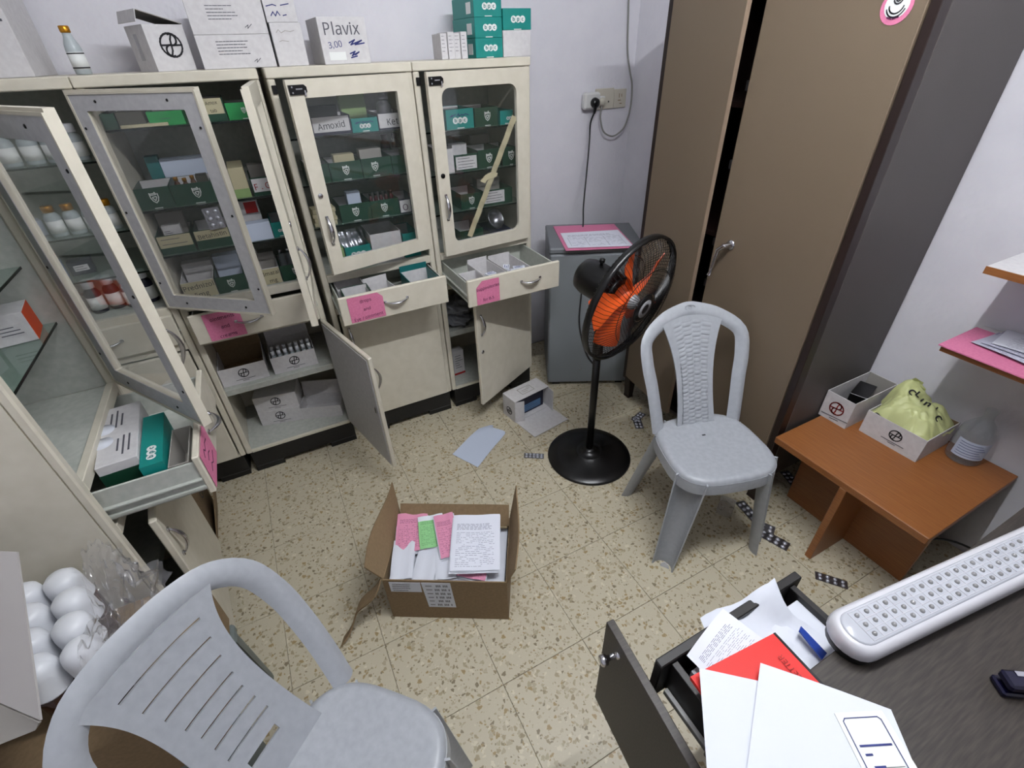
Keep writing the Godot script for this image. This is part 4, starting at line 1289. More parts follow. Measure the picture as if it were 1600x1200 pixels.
	for k in 3:
		var fs := thing("foil_sachet", ["wide foil sachet at the left of the teal box", "middle foil sachet standing in the teal box", "dark foil sachet at the right of the teal box"][k], "sachet", Vector3(0.287 + 0.033 * k, 0.955, -2.17 - 0.02 * k), 0.0, "foil sachets in the teal box")
		fs.rotation_degrees = Vector3(-14, 10 - 12 * k, -8 + 8 * k)
		var fold := func(u: float, v: float) -> Vector3: return Vector3((u - 0.5) * 0.05, (v - 0.5) * 0.13, 0.004 * sin(u * 9.0 + v * 5.0 + k) + 0.003 * sin(v * 17.0))
		part("sachet", Shape.new(true).slab(fold, 10, 14, 0.0015).done(), M.foil if k < 2 else M.steel, fs)
	tray("plain white box in the middle of the bottom of the %s" % b, 0.385, 0.520, 0.8745, 0.128, "white_card", {})
	tray("teal box at the bottom right behind the glass, beside the white box", 0.527, 0.60, 0.8745, 0.108, "teal", {})
	tray("cream-green pack at the bottom left edge behind the glass door", 0.236, 0.266, 0.8745, 0.095, "light_green", {open = false})

	var c := "open cabinet"
	tray("dark green box at the left end of the top shelf of the %s" % c, -0.366, -0.328, 1.469, 0.043, "green", {})
	tray("olive brown pack on the top shelf beside the dark green box", -0.325, -0.250, 1.469, 0.045, "backboard", {open = false})
	tray("flat cream strip of card lying along the top shelf edge", -0.322, -0.190, 1.469, 0.009, "cream_card", {open = false}, -2.105, 0.06)
	tray("bright green box seen through the folded back glass door", -0.242, -0.140, 1.469, 0.040, "bright_green", {card = {w = 0.05, h = 0.018, x = 0.004, y = 0.010, mat = "bright_green", rows = 1}}, -2.125)
	tray("dark green box with a two line cream pen label, top shelf", -0.090, -0.010, 1.469, 0.068, "green", {card = {w = 0.064, h = 0.046, x = 0.004, y = 0.022, mat = "cream_card", lines = ["Amox", "tab"]}})
	tray("bright green box at the right end of the top shelf beside the cream pen label", -0.007, 0.075, 1.469, 0.051, "bright_green", {mark = "crest", mark_x = 0.012, mark_size = 0.7})
	tray("green crest box, left one of the second shelf behind the folded back door", -0.368, -0.263, 1.218, 0.069, "green", {mark = "crest"})
	tray("green crest box with amber vials, second shelf behind the folded back door", -0.261, -0.132, 1.218, 0.069, "green", {mark = "crest", mark_x = 0.012})
	tray("cream pack with a green foot standing on the second shelf", -0.066, -0.014, 1.218, 0.102, "cream_card", {open = false, card = {w = 0.0522, h = 0.03, y = 0.0, mat = "light_green"}})
	tray("green box with a white label reading F.G in red", -0.005, 0.072, 1.218, 0.062, "green", {card = {w = 0.066, h = 0.046, x = -0.002, y = 0.012, lines = ["F . G"], size = 0.03, ink = "ink_red"}})
	pack("teal and white carton standing at the back of the second shelf", -0.325, -0.283, 1.2185, 0.142, "teal_dark", -2.30)
	pack("long white carton at the back of the second shelf", -0.282, -0.130, 1.2185, 0.128, "paper_blue", -2.30)
	for k in 3:
		jar("amber_vial", ["leftmost", "middle", "rightmost"][k] + " small amber vial in the green crest box", "vial", Vector3(-0.24 + 0.026 * k, 1.2215, -2.18), 0.010, 0.082 - 0.006 * (k % 2), M.brown_pill, M.gold_cap, 0.012, "amber vials in the crest box")
	pack("olive pack standing in the crest box beside the amber vials", -0.178, -0.142, 1.2215, 0.078, "backboard", -2.18)
	pack("grey box behind the F.G label on the second shelf", 0.0, 0.07, 1.2185, 0.088, "grey_card", -2.24)
	tray("green box with a cream text label, left end of the third shelf", -0.366, -0.256, 1.057, 0.068, "green", {card = {w = 0.106, h = 0.042, y = 0.024, mat = "cream_card", rows = 2}})
	tray("green box with a cream handwritten label, right of the cream text label", -0.247, -0.130, 1.057, 0.068, "green", {card = {w = 0.113, h = 0.034, y = 0.032, mat = "cream_card", lines = ["Betahistin"], size = 0.022}})
	pack("open brownish white carton standing behind the cream text label", -0.355, -0.268, 1.0575, 0.125, "grey_card", -2.22)
	pack("white pack with thin blue bars in front of the brownish carton", -0.345, -0.285, 1.060, 0.085, "white_card", -2.175, 0.03, {card = {w = 0.03, h = 0.03, x = -0.012, y = 0.04, rows = 4}})
	foil_strip("silver pill strip standing upright on the cream labelled green box", Vector3(-0.163, 1.162, -2.115), Basis(Vector3.BACK, 0.06) * Basis(Vector3.RIGHT, -0.15), 0.055, 0.075, 2, 3, "silver pill strips")
	tray("white box with a red flap on the third shelf", -0.072, -0.004, 1.057, 0.132, "white_card", {open = false, card = {w = 0.044, h = 0.042, x = 0.006, y = 0.085, mat = "red_card"}}, -2.20, 0.12)
	tray("plain white card box in front of the red flapped box", -0.073, 0.016, 1.057, 0.066, "paper_blue", {open = false}, -2.11, 0.05)
	tray("small teal box at the right end of the third shelf", 0.019, 0.072, 1.057, 0.056, "teal", {mark = "bpc", mark_x = 0.008})
	tray("white labelled box with two lines of black pen at the bottom left of the shelves", -0.356, -0.243, 0.8745, 0.068, "white_card", {card = {w = 0.112, h = 0.066, y = 0.001, mat = "cream_card", lines = ["Prednizol", "5mg"], size = 0.026}})
	tray("green crest box on the cabinet floor beside the two line pen label", -0.239, -0.134, 0.8745, 0.066, "green", {mark = "crest"})
	pack("white carton standing behind the two line pen label", -0.345, -0.240, 0.875, 0.105, "white_card", -2.235)
	pack("greyish white carton standing behind the green crest box on the cabinet floor", -0.232, -0.14, 0.875, 0.11, "paper_blue", -2.245)
	tray("white box with a pen written label near the open door", -0.070, -0.003, 0.8745, 0.067, "white_card", {card = {w = 0.066, h = 0.064, y = 0.001, mat = "cream_card", lines = ["Imazal", "mg"], size = 0.021}})
	tray("dark green crest box at the bottom right nearest the open door", 0.001, 0.075, 0.8745, 0.065, "green", {mark = "crest", mark_x = 0.02})
	pack("grey pack standing behind the pen written label near the open door", -0.075, -0.005, 0.875, 0.10, "grey_card", -2.23)
	for k in 2:
		jar("glass_vial", ["left clear vial behind the dark green box near the open door", "right clear vial behind the dark green box near the open door"][k], "vial", Vector3(0.022 + 0.03 * k, 0.875, -2.20), 0.012, 0.11, M.clear_glass, M.chrome, 0.014, "clear vials", false)

	# bottles in the corner cabinet
	var places := ["nearest the folded back door", "second from the folded back door", "third from the folded back door", "fourth from the folded back door"]
	for k in 4:
		jar("white_bottle", "white bottle, corner cabinet top shelf, " + places[k], "bottle", Vector3(-0.470 - 0.058 * k, 1.3875, -2.16 + 0.01 * (k % 2)), 0.026, 0.105, M.milky, M.cap_white, 0.024, "white bottles in the corner cabinet")
	for k in 4:
		jar("gold_capped_bottle", "gold capped bottle, corner cabinet second shelf, " + places[k], "bottle", Vector3(-0.470 - 0.052 * k, 1.1675, -2.155), 0.023, 0.098, M.milky, M.gold_cap, 0.02, "gold capped bottles in the corner cabinet")
	for k in 4:
		jar("dark_bottle", "white capped dark bottle, corner cabinet floor, " + places[k], "bottle", Vector3(-0.478 - 0.055 * k, 0.8745, -2.20 + 0.015 * (k % 2)), 0.025, 0.125, M.navy, M.cap_white, 0.03, "dark bottles in the corner cabinet")
	var odd := [[-0.70, 1.167, 0.07, 0.05, "paper_blue", 24.0], [-0.77, 1.167, 0.06, 0.085, "blue_card", -18.0], [-0.83, 1.167, 0.05, 0.06, "white_card", 30.0], [-0.72, 1.02, 0.085, 0.055, "blue_card", 12.0], [-0.80, 1.02, 0.08, 0.07, "white_card", -20.0], [-0.63, 1.02, 0.07, 0.05, "navy", 8.0], [-0.74, 1.387, 0.08, 0.05, "teal_dark", 6.0], [-0.82, 1.387, 0.06, 0.07, "blue_card", -10.0]]
	var odd_names := ["pale blue pack lying slanted on the second shelf of the corner cabinet", "upright dull blue pack at the back of the corner cabinet's second shelf", "small white pack in the far left of the corner cabinet's second shelf", "dull blue pack on the third shelf of the corner cabinet", "white pack turned askew on the third shelf of the corner cabinet", "dark navy pack on the third shelf of the corner cabinet", "dark teal pack on the top shelf of the corner cabinet", "dull blue pack on the top shelf of the corner cabinet"]
	for k in odd.size():
		var q: Array = odd[k]
		carton("loose_pack", odd_names[k], "box", Vector3(q[0], q[1] + 0.0005, -2.18), Vector3(q[2], q[3], 0.045), q[5], M[q[4]], {card = {w = q[2] * 0.6, h = q[3] * 0.4, y = q[3] * 0.3, rows = 2}}, "loose packs in the corner cabinet")
	var bag := solo("clear_bag", lump(Vector3(0.16, 0.14, 0.12), 5, 0.3), M.wrap, "crumpled clear plastic bag on the corner cabinet floor", "bag", Vector3(-0.76, 0.925, -2.2))
	bag.rotation_degrees.y = 20
	# left wall cabinet
	carton("white_box", "white box with orange side on the lower glass shelf of the left wall cabinet", "box", Vector3(-0.615, 1.0875, -1.46), Vector3(0.075, 0.075, 0.09), 8, M.white_card, {card = {w = 0.05, h = 0.03, y = 0.02, rows = 3}})
	part("orange_side", Shape.new().span(Vector3(0.0375, 0.001, -0.089), Vector3(0.0385, 0.074, -0.001), 0.0).done(), M.orange_book, get_child(get_child_count() - 1))
	carton("white_box", "small white box at the near end of the lower glass shelf, left wall cabinet", "box", Vector3(-0.70, 1.0875, -1.40), Vector3(0.06, 0.05, 0.06), -12, M.white_card)
	# strip of yellowed tape across the end cabinet's glass
	var tp := thing("adhesive_tape", "yellowed adhesive tape stuck slantwise across the glass door by the fridge", "tape", Vector3(0.935, 1.175, -2.035), 4.5)
	var tf := func(u: float, v: float) -> Vector3:
		var p := Vector3(lerpf(-0.125, 0.13, v), lerpf(-0.225, 0.235, v), 0.0)
		return p + Vector3(0.87, -0.48, 0) * (u - 0.5) * 0.026 + Vector3(0, 0, 0.0012 * sin(v * 40.0))
	part("strip", Shape.new(true).slab(tf, 2, 40, 0.0008).done(), M.cream_card, tp)
	part("torn_end", Shape.new().extrude(PackedVector2Array([Vector2(-0.055, 0.012), Vector2(-0.03, 0.0), Vector2(-0.02, 0.012), Vector2(0.03, 0.02), Vector2(0.035, 0.035), Vector2(-0.01, 0.04), Vector2(-0.03, 0.032)]), 0.001, Transform3D(Basis(), Vector3(0, -0.01, 0.002))).done(), M.cream_card, tp)


# ---------------------------------------------------------------- boxes on top of the cabinets
func cabinet_top_boxes() -> void:
	var y := 1.6165
	var b := thing("glass_bottle", "clear glass bottle with a gold cap standing alone on the corner cabinet edge", "bottle", Vector3(-0.368, y, -2.2))
	part("body", Shape.new(true).lathe([Vector2(0, 0), Vector2(0.019, 0), Vector2(0.0215, 0.003), Vector2(0.0215, 0.064), Vector2(0.019, 0.078), Vector2(0.012, 0.096), Vector2(0.0105, 0.108), Vector2(0, 0.108)], 24).done(), M.milky, b)
	part("cap", Shape.new(true).lathe([Vector2(0, 0.106), Vector2(0.013, 0.106), Vector2(0.0135, 0.109), Vector2(0.0135, 0.121), Vector2(0.012, 0.123), Vector2(0, 0.123)], 20).done(), M.gold_cap, b)
	var lb := part("paper_label", Shape.new(true).lathe([Vector2(0.0216, 0.014), Vector2(0.022, 0.014), Vector2(0.022, 0.058), Vector2(0.0216, 0.058)], 24).done(), M.print_white, b)
	part("label_bands", Shape.new(true).lathe([Vector2(0.022, 0.016), Vector2(0.0223, 0.016), Vector2(0.0223, 0.0195), Vector2(0.022, 0.0195)], 24).lathe([Vector2(0.022, 0.053), Vector2(0.0223, 0.053), Vector2(0.0223, 0.056), Vector2(0.022, 0.056)], 24).done(), M.ink, lb)
	# big pale carton in the corner
	var c := carton("large_carton", "large pale carton in the corner on top of the row, left of the bottle", "box", Vector3(-0.66, y, -2.15), Vector3(0.36, 0.30, 0.28), 0, M.white_card, {})
	part("grip_holes", Shape.new().box(Vector3(0.14, 0.135, 0.0003), Vector3(0.007, 0.006, 0.0006), 0.0).box(Vector3(0.165, 0.135, 0.0003), Vector3(0.007, 0.006, 0.0006), 0.0).done(), M.ink_grey, c)
	# opened box with a round mark
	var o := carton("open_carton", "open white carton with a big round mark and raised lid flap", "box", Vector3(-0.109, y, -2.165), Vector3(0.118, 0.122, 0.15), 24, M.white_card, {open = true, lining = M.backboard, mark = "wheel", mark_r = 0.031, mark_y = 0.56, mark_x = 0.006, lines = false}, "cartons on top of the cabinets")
	# the lid: hinged on the right, its raised left end with a lip folded down
	var lid := part("lid_flap", Shape.new().span(Vector3(-0.125, 0, -0.148), Vector3(0.0, 0.0025, 0.0), 0.0004).done(), M.grey_card, o, Vector3(0.059, 0.1225, 0.0))
	lid.rotation_degrees.z = -16
	part("lid_lip", Shape.new().span(Vector3(-0.1275, -0.03, -0.148), Vector3(-0.125, 0.0025, 0.0), 0.0004).done(), M.white_card, lid)
	part("tape", Shape.new().span(Vector3(-0.0596, 0.03, -0.10), Vector3(-0.059, 0.10, -0.07), 0.0).done(), M.wrap, o)
	# two long white cartons
	for k in 2:
		carton("long_carton", ["lower of the two wide white cartons with small print", "upper of the two wide white cartons with small print, cut by the frame"][k], "box", Vector3(0.081, y + 0.0925 * k, -2.14), Vector3(0.224, 0.092, 0.24), 0.0, M.white_card, {print = {x = -0.055, y = 0.074, rows = 5, step = 0.0085, wide = 0.10, seed = 4 + k, thick = 0.002}}, "cartons on top of the cabinets")
		part("pen_mark", strokes([[Vector2(0.045, 0.018), Vector2(0.055, 0.024), Vector2(0.052, 0.015), Vector2(0.066, 0.026)]], 0.0018, Transform3D(Basis(), Vector3(0, 0, 0.0004))), M.ink_grey, get_child(get_child_count() - 1))
	c = carton("small_carton", "narrow white carton beside the wide ones, faint pencil writing on it", "box", Vector3(0.250, y, -2.14), Vector3(0.099, 0.122, 0.17), 0, M.white_card, {}, "cartons on top of the cabinets")
	part("pencil_writing", strokes([[Vector2(-0.033, 0.095), Vector2(-0.025, 0.103), Vector2(-0.018, 0.094), Vector2(-0.004, 0.1), Vector2(0.012, 0.097), Vector2(0.024, 0.1)], [Vector2(-0.03, 0.07), Vector2(-0.02, 0.073), Vector2(0.0, 0.07)]], 0.0016, Transform3D(Basis(), Vector3(0, 0, 0.0002))), M.grey_card, c)
	c = carton("small_carton", "narrow white carton on top of the faintly pencilled one, blue writing", "box", Vector3(0.246, y + 0.1225, -2.14), Vector3(0.098, 0.10, 0.17), 0, M.white_card, {}, "cartons on top of the cabinets")
	part("pen_writing", strokes([[Vector2(-0.04, 0.043), Vector2(-0.02, 0.047), Vector2(-0.01, 0.044)], [Vector2(0.005, 0.045), Vector2(0.03, 0.049)], [Vector2(-0.032, 0.018), Vector2(-0.024, 0.028), Vector2(-0.018, 0.017), Vector2(-0.01, 0.029), Vector2(-0.004, 0.019)], [Vector2(0.006, 0.018), Vector2(0.016, 0.02)]], 0.0028, Transform3D(Basis(), Vector3(0, 0, 0.0002))), M.ink_blue, c)
	# the carton with big pen writing
	c = carton("written_carton", "white carton with large handwriting and blue crossings-out", "box", Vector3(0.436, y, -2.13), Vector3(0.166, 0.136, 0.2), 2, M.white_card, {}, "cartons on top of the cabinets")
	writing("Plavix", 0.05, M.ink_grey, c, Vector3(-0.005, 0.103, 0.0005), Basis(), "handwriting")
	writing("3,00", 0.026, M.ink_blue, c, Vector3(-0.035, 0.058, 0.0005), Basis(Vector3.BACK, 0.1), "handwriting")
	part("crossing_out", strokes([[Vector2(0.015, 0.062), Vector2(0.035, 0.07), Vector2(0.02, 0.056), Vector2(0.06, 0.068), Vector2(0.035, 0.056), Vector2(0.068, 0.06)], [Vector2(0.012, 0.03), Vector2(0.03, 0.036), Vector2(0.018, 0.024), Vector2(0.044, 0.034), Vector2(0.03, 0.026)], [Vector2(0.014, 0.018), Vector2(0.035, 0.022)]], 0.004, Transform3D(Basis(), Vector3(0, 0, 0.0004))), M.ink_blue, c)
	part("paper_label", Shape.new().span(Vector3(-0.062, 0.012, 0), Vector3(-0.004, 0.036, 0.0005), 0.0).done(), M.print_white, c)
	# thin packs and the teal stack
	for k in 4:
		carton("slim_pack", ["slim white pack at the left end of the little row by the teal stack", "second slim white pack in the row by the teal stack", "third slim white pack in the row by the teal stack", "slim white pack touching the teal stack"][k], "box", Vector3(0.818 + 0.0275 * k, y, -2.15 + 0.006 * (k % 2)), Vector3(0.0255, 0.084 + 0.004 * (k % 2), 0.12), -4.0 if k == 0 else 0.0, M.white_card, {print = {x = -0.008, y = 0.075, rows = 5, step = 0.012, wide = 0.016, seed = k, thick = 0.0015}}, "slim white packs on the end cabinet")
	for k in 3:
		carton("teal_carton", ["lowest teal carton of the stack of three, white disc logo", "middle teal carton of the stack of three, barcode label on its side", "topmost teal carton of the stack of three, touching the frame edge"][k], "box", Vector3(1.008, y + 0.0665 * k, -2.14), Vector3(0.12, 0.066, 0.22), 0.0 if k != 1 else 1.0, M.teal, {mark = "bpc", mark_x = 0.006, mark_y = 0.5}, "teal cartons on the end cabinet")
		var t := get_child(get_child_count() - 1)
		part("side_label", Shape.new().span(Vector3(-0.0608, 0.012, -0.075), Vector3(-0.06, 0.048, -0.03), 0.0).done(), M.print_white, t)
	carton("white_carton", "plain white carton under the single teal box at the cabinet's right end", "box", Vector3(1.135, y, -2.14), Vector3(0.128, 0.089, 0.2), 0, M.white_card, {})
	carton("teal_carton", "single teal carton standing on a white one, right of the stack", "box", Vector3(1.137, y + 0.0895, -2.14), Vector3(0.129, 0.070, 0.2), 0, M.teal, {mark = "bpc", mark_x = 0.004, mark_y = 0.5}, "teal cartons on the end cabinet")


# ---------------------------------------------------------------- what lies in the open drawers
func drawer_stock() -> void:
	# middle drawer
	var y := 0.7535
	carton("open_box", "white open box in the left corner of the drops drawer", "box", Vector3(0.245, y, -2.0), Vector3(0.115, 0.085, 0.11), 0, M.white_card, {open = true}, "open boxes in the drops drawer")
	carton("open_box", "green edged open box just behind the drops drawer front", "box", Vector3(0.252, y, -1.882), Vector3(0.11, 0.098, 0.10), 0, M.green, {open = true}, "open boxes in the drops drawer")
	carton("open_box", "white box lying open in the middle of the drops drawer", "box", Vector3(0.365, y, -1.885), Vector3(0.105, 0.082, 0.12), 8, M.white_card, {open = true, back = 1.35}, "open boxes in the drops drawer")
	carton("open_box", "teal backed white open box at the right of the drops drawer", "box", Vector3(0.535, y, -1.884), Vector3(0.125, 0.095, 0.15), 2, M.teal_dark, {open = true, back = 1.25}, "open boxes in the drops drawer")
	# end drawer
	carton("open_box", "small white open box at the left of the drawer by the fridge", "box", Vector3(0.735, y, -1.785), Vector3(0.085, 0.088, 0.11), 2, M.white_card, {open = true}, "open boxes in the fridge side drawer")
	carton("open_box", "white open box in the middle of the drawer by the fridge", "box", Vector3(0.83, y, -1.80), Vector3(0.10, 0.09, 0.18), 4, M.white_card, {open = true, back = 1.2}, "open boxes in the fridge side drawer")
	carton("open_box", "white open box full of blue printed packs, drawer by the fridge", "box", Vector3(0.955, y, -1.79), Vector3(0.115, 0.082, 0.22), 3, M.white_card, {open = true, back = 1.15}, "open boxes in the fridge side drawer")
	var n := 0
	for q: Array in [[0.925, -1.83, 0.06, 25.0, "nearest the drawer front"], [0.97, -1.85, 0.055, -20.0, "right of the first"], [0.945, -1.90, 0.05, 60.0, "behind the first two"], [0.835, -1.85, 0.045, 12.0, "in the middle box"]]:
		carton("suppository_strip", "small white pack with blue print " + q[4], "box", Vector3(q[0], y + 0.052 + 0.004 * (n % 2), q[1]), Vector3(q[2], 0.016, 0.03), q[3], M.paper, {}, "small packs in the fridge side drawer")
		var o := get_child(get_child_count() - 1)
		part("printed_lines", strokes([[Vector2(-0.018, 0.006), Vector2(0.016, 0.006)], [Vector2(-0.018, 0.014), Vector2(0.006, 0.014)], [Vector2(-0.012, 0.022), Vector2(0.016, 0.022)]], 0.003, Transform3D(Basis(Vector3.RIGHT, -PI / 2), Vector3(0, 0.0162, 0.0))), M.ink_blue, o)
		n += 1
	# drawer of the left wall cabinet
	var w := carton("open_box", "white box with two arched finger cuts standing in the left wall drawer", "box", Vector3(-0.475, y, -1.17), Vector3(0.085, 0.115, 0.265), 4, M.white_card, {print = {x = -0.03, y = 0.08, rows = 3, step = 0.015, wide = 0.05}})
	part("top_print", strokes([[Vector2(0.0, 0.05), Vector2(0.0, 0.10)], [Vector2(0.012, 0.03), Vector2(0.012, 0.11)], [Vector2(0.024, 0.04), Vector2(0.024, 0.11)], [Vector2(-0.02, 0.16), Vector2(-0.02, 0.23)], [Vector2(-0.008, 0.16), Vector2(-0.008, 0.24)], [Vector2(0.004, 0.165), Vector2(0.004, 0.22)]], 0.004, Transform3D(Basis(Vector3.RIGHT, -PI / 2), Vector3(0, 0.1153, 0.0))), M.ink_grey, w)
	part("green_end", Shape.new().span(Vector3(-0.0428, 0.0, -0.045), Vector3(0.0428, 0.09, 0.0012), 0.0).done(), M.green, w)
	for k in 2:
		part("arched_tab", Shape.new(true).lathe([Vector2(0, 0), Vector2(0.024, 0), Vector2(0.024, 0.003), Vector2(0, 0.003)], 18, Transform3D(Basis(), Vector3(-0.034, 0.1135, -0.10 - 0.06 * k))).done(), M.paper, w)
	var t := carton("teal_box", "long teal box with white disc logo in the drawer of the left wall cabinet", "box", Vector3(-0.405, y, -1.135), Vector3(0.048, 0.104, 0.225), 3, M.teal, {open = true, lining = M.grey_card})
	bpc_logo(t, Vector3(0, 0.1046, -0.05), 0.0105, Basis(Vector3.RIGHT, -PI / 2) * Basis(Vector3.BACK, PI / 2))
	part("top_flap", Shape.new().span(Vector3(-0.024, 0.1025, -0.225), Vector3(0.022, 0.1044, 0.0), 0.0003).done(), M.teal, t)
	carton("grey_box", "grey open box at the front of the left wall drawer", "box", Vector3(-0.355, y, -1.13), Vector3(0.044, 0.085, 0.16), 0, M.grey_card, {open = true, lining = M.grey_card})


# ---------------------------------------------------------------- lower compartments
func lower_stock() -> void:
	var y := 0.459
	var c := carton("white_carton", "white carton with round mark and brown lid, left on the inner shelf", "box", Vector3(-0.272, y, -2.12), Vector3(0.188, 0.086, 0.2), 0, M.white_card, {open = true, lining = M.brown_card, mark = "wheel", mark_r = 0.020}, "white round mark cartons in the lower cupboard")
	var lid := part("lid_flap", Shape.new().span(Vector3(-0.094, 0, 0), Vector3(0.094, 0.095, 0.0025), 0.0004).done(), M.brown_card, c, Vector3(0, 0.086, -0.19))
	lid.rotation_degrees.x = 10
	var in_box := carton("white_carton", "white carton with round mark full of capped vials, right on the inner shelf", "box", Vector3(-0.060, y, -2.12), Vector3(0.19, 0.083, 0.2), 0, M.white_card, {open = true, mark = "wheel", mark_r = 0.020}, "white round mark cartons in the lower cupboard")
	lid = part("lid_flap", Shape.new().span(Vector3(-0.095, 0, 0), Vector3(0.095, 0.07, 0.0025), 0.0004).done(), M.white_card, in_box, Vector3(0, 0.083, -0.198))
	lid.rotation_degrees.x = 4
	for i in 7:
		for j in 2:
			jar("capped_vial", "white capped vial, %s row of the inner shelf carton, %s from the left" % [["front", "back"][j], ["first", "second", "third", "fourth", "fifth", "sixth", "seventh"][i]], "vial", Vector3(-0.138 + 0.026 * i, y + 0.003, -2.15 - 0.045 * j), 0.011, 0.098, M.milky, M.cap_white, 0.02, "vials in the inner shelf carton", false)
	y = 0.135
	carton("white_carton", "lower of two stacked round mark cartons on the cupboard floor", "box", Vector3(-0.205, y, -2.205), Vector3(0.195, 0.084, 0.16), -13, M.white_card, {mark = "wheel", mark_r = 0.021}, "white round mark cartons in the lower cupboard")
	carton("white_carton", "upper of two stacked round mark cartons on the cupboard floor", "box", Vector3(-0.203, y + 0.0845, -2.207), Vector3(0.195, 0.084, 0.16), -11, M.white_card, {mark = "wheel", mark_r = 0.021}, "white round mark cartons in the lower cupboard")
	c = carton("white_carton", "empty white carton with its lid up, beside the stacked pair on the floor", "box", Vector3(-0.022, y, -2.152), Vector3(0.205, 0.066, 0.12), -21, M.white_card, {open = true}, "white round mark cartons in the lower cupboard")
	lid = part("lid_flap", Shape.new().span(Vector3(-0.1025, 0, 0), Vector3(0.1025, 0.075, 0.0025), 0.0004).span(Vector3(-0.1025, 0.072, 0), Vector3(0.1025, 0.0755, 0.014), 0.0004).done(), M.white_card, c, Vector3(0, 0.066, -0.118))
	lid.rotation_degrees.x = -18
	# end cabinet
	carton("white_box", "white box with red foot and printed lines behind the half open lower door", "box", Vector3(0.742, y, -2.17), Vector3(0.066, 0.152, 0.05), 4, M.white_card, {print = {x = -0.02, y = 0.12, rows = 6, step = 0.015, wide = 0.045, thick = 0.003}, card = {w = 0.0662, h = 0.012, y = 0.0, mat = "red_card"}})
	for k in 2:
		var b := solo("grey_bag", lump(Vector3(0.17, 0.075 - 0.01 * k, 0.2), 12 + k, 0.22), M.bag_grey, ["lower crumpled grey plastic bag on the shelf behind the half open door", "upper crumpled grey plastic bag on the shelf behind the half open door"][k], "bag", Vector3(0.765, 0.486 + 0.062 * k, -2.2), "grey bags in the end cabinet")
		b.rotation_degrees.y = 30 * k
	# a tall brown carton leaning between the corner cabinet and the left wall cabinet
	var bc := thing("brown_carton", "tall brown carton standing in front of the corner cabinet, behind the open drawer", "box", Vector3(-0.71, 0, -1.82))
	part("box", Shape.new().span(Vector3(-0.16, 0, -0.10), Vector3(0.155, 0.40, 0.15), 0.002).done(), M.brown_card, bc)
	var fl := func(u: float, v: float) -> Vector3: return Vector3(lerpf(0.157, 0.265, v), lerpf(0.001, 0.40, v), lerpf(-0.08, 0.15, u) - 0.17 * v * u)
	part("leaning_flap", Shape.new(true).slab(fl, 4, 6, 0.004).done(), M.brown_card, bc)
	part("round_print", strokes([circle2(0.02, 16, Vector2(0, 0.022)), circle2(0.02, 16, Vector2(0, -0.022))], 0.004, Transform3D(Basis(Vector3.UP, PI / 2) * Basis(Vector3.RIGHT, 0.0), Vector3(0.158, 0.2, 0.0))), M.ink_grey, bc)


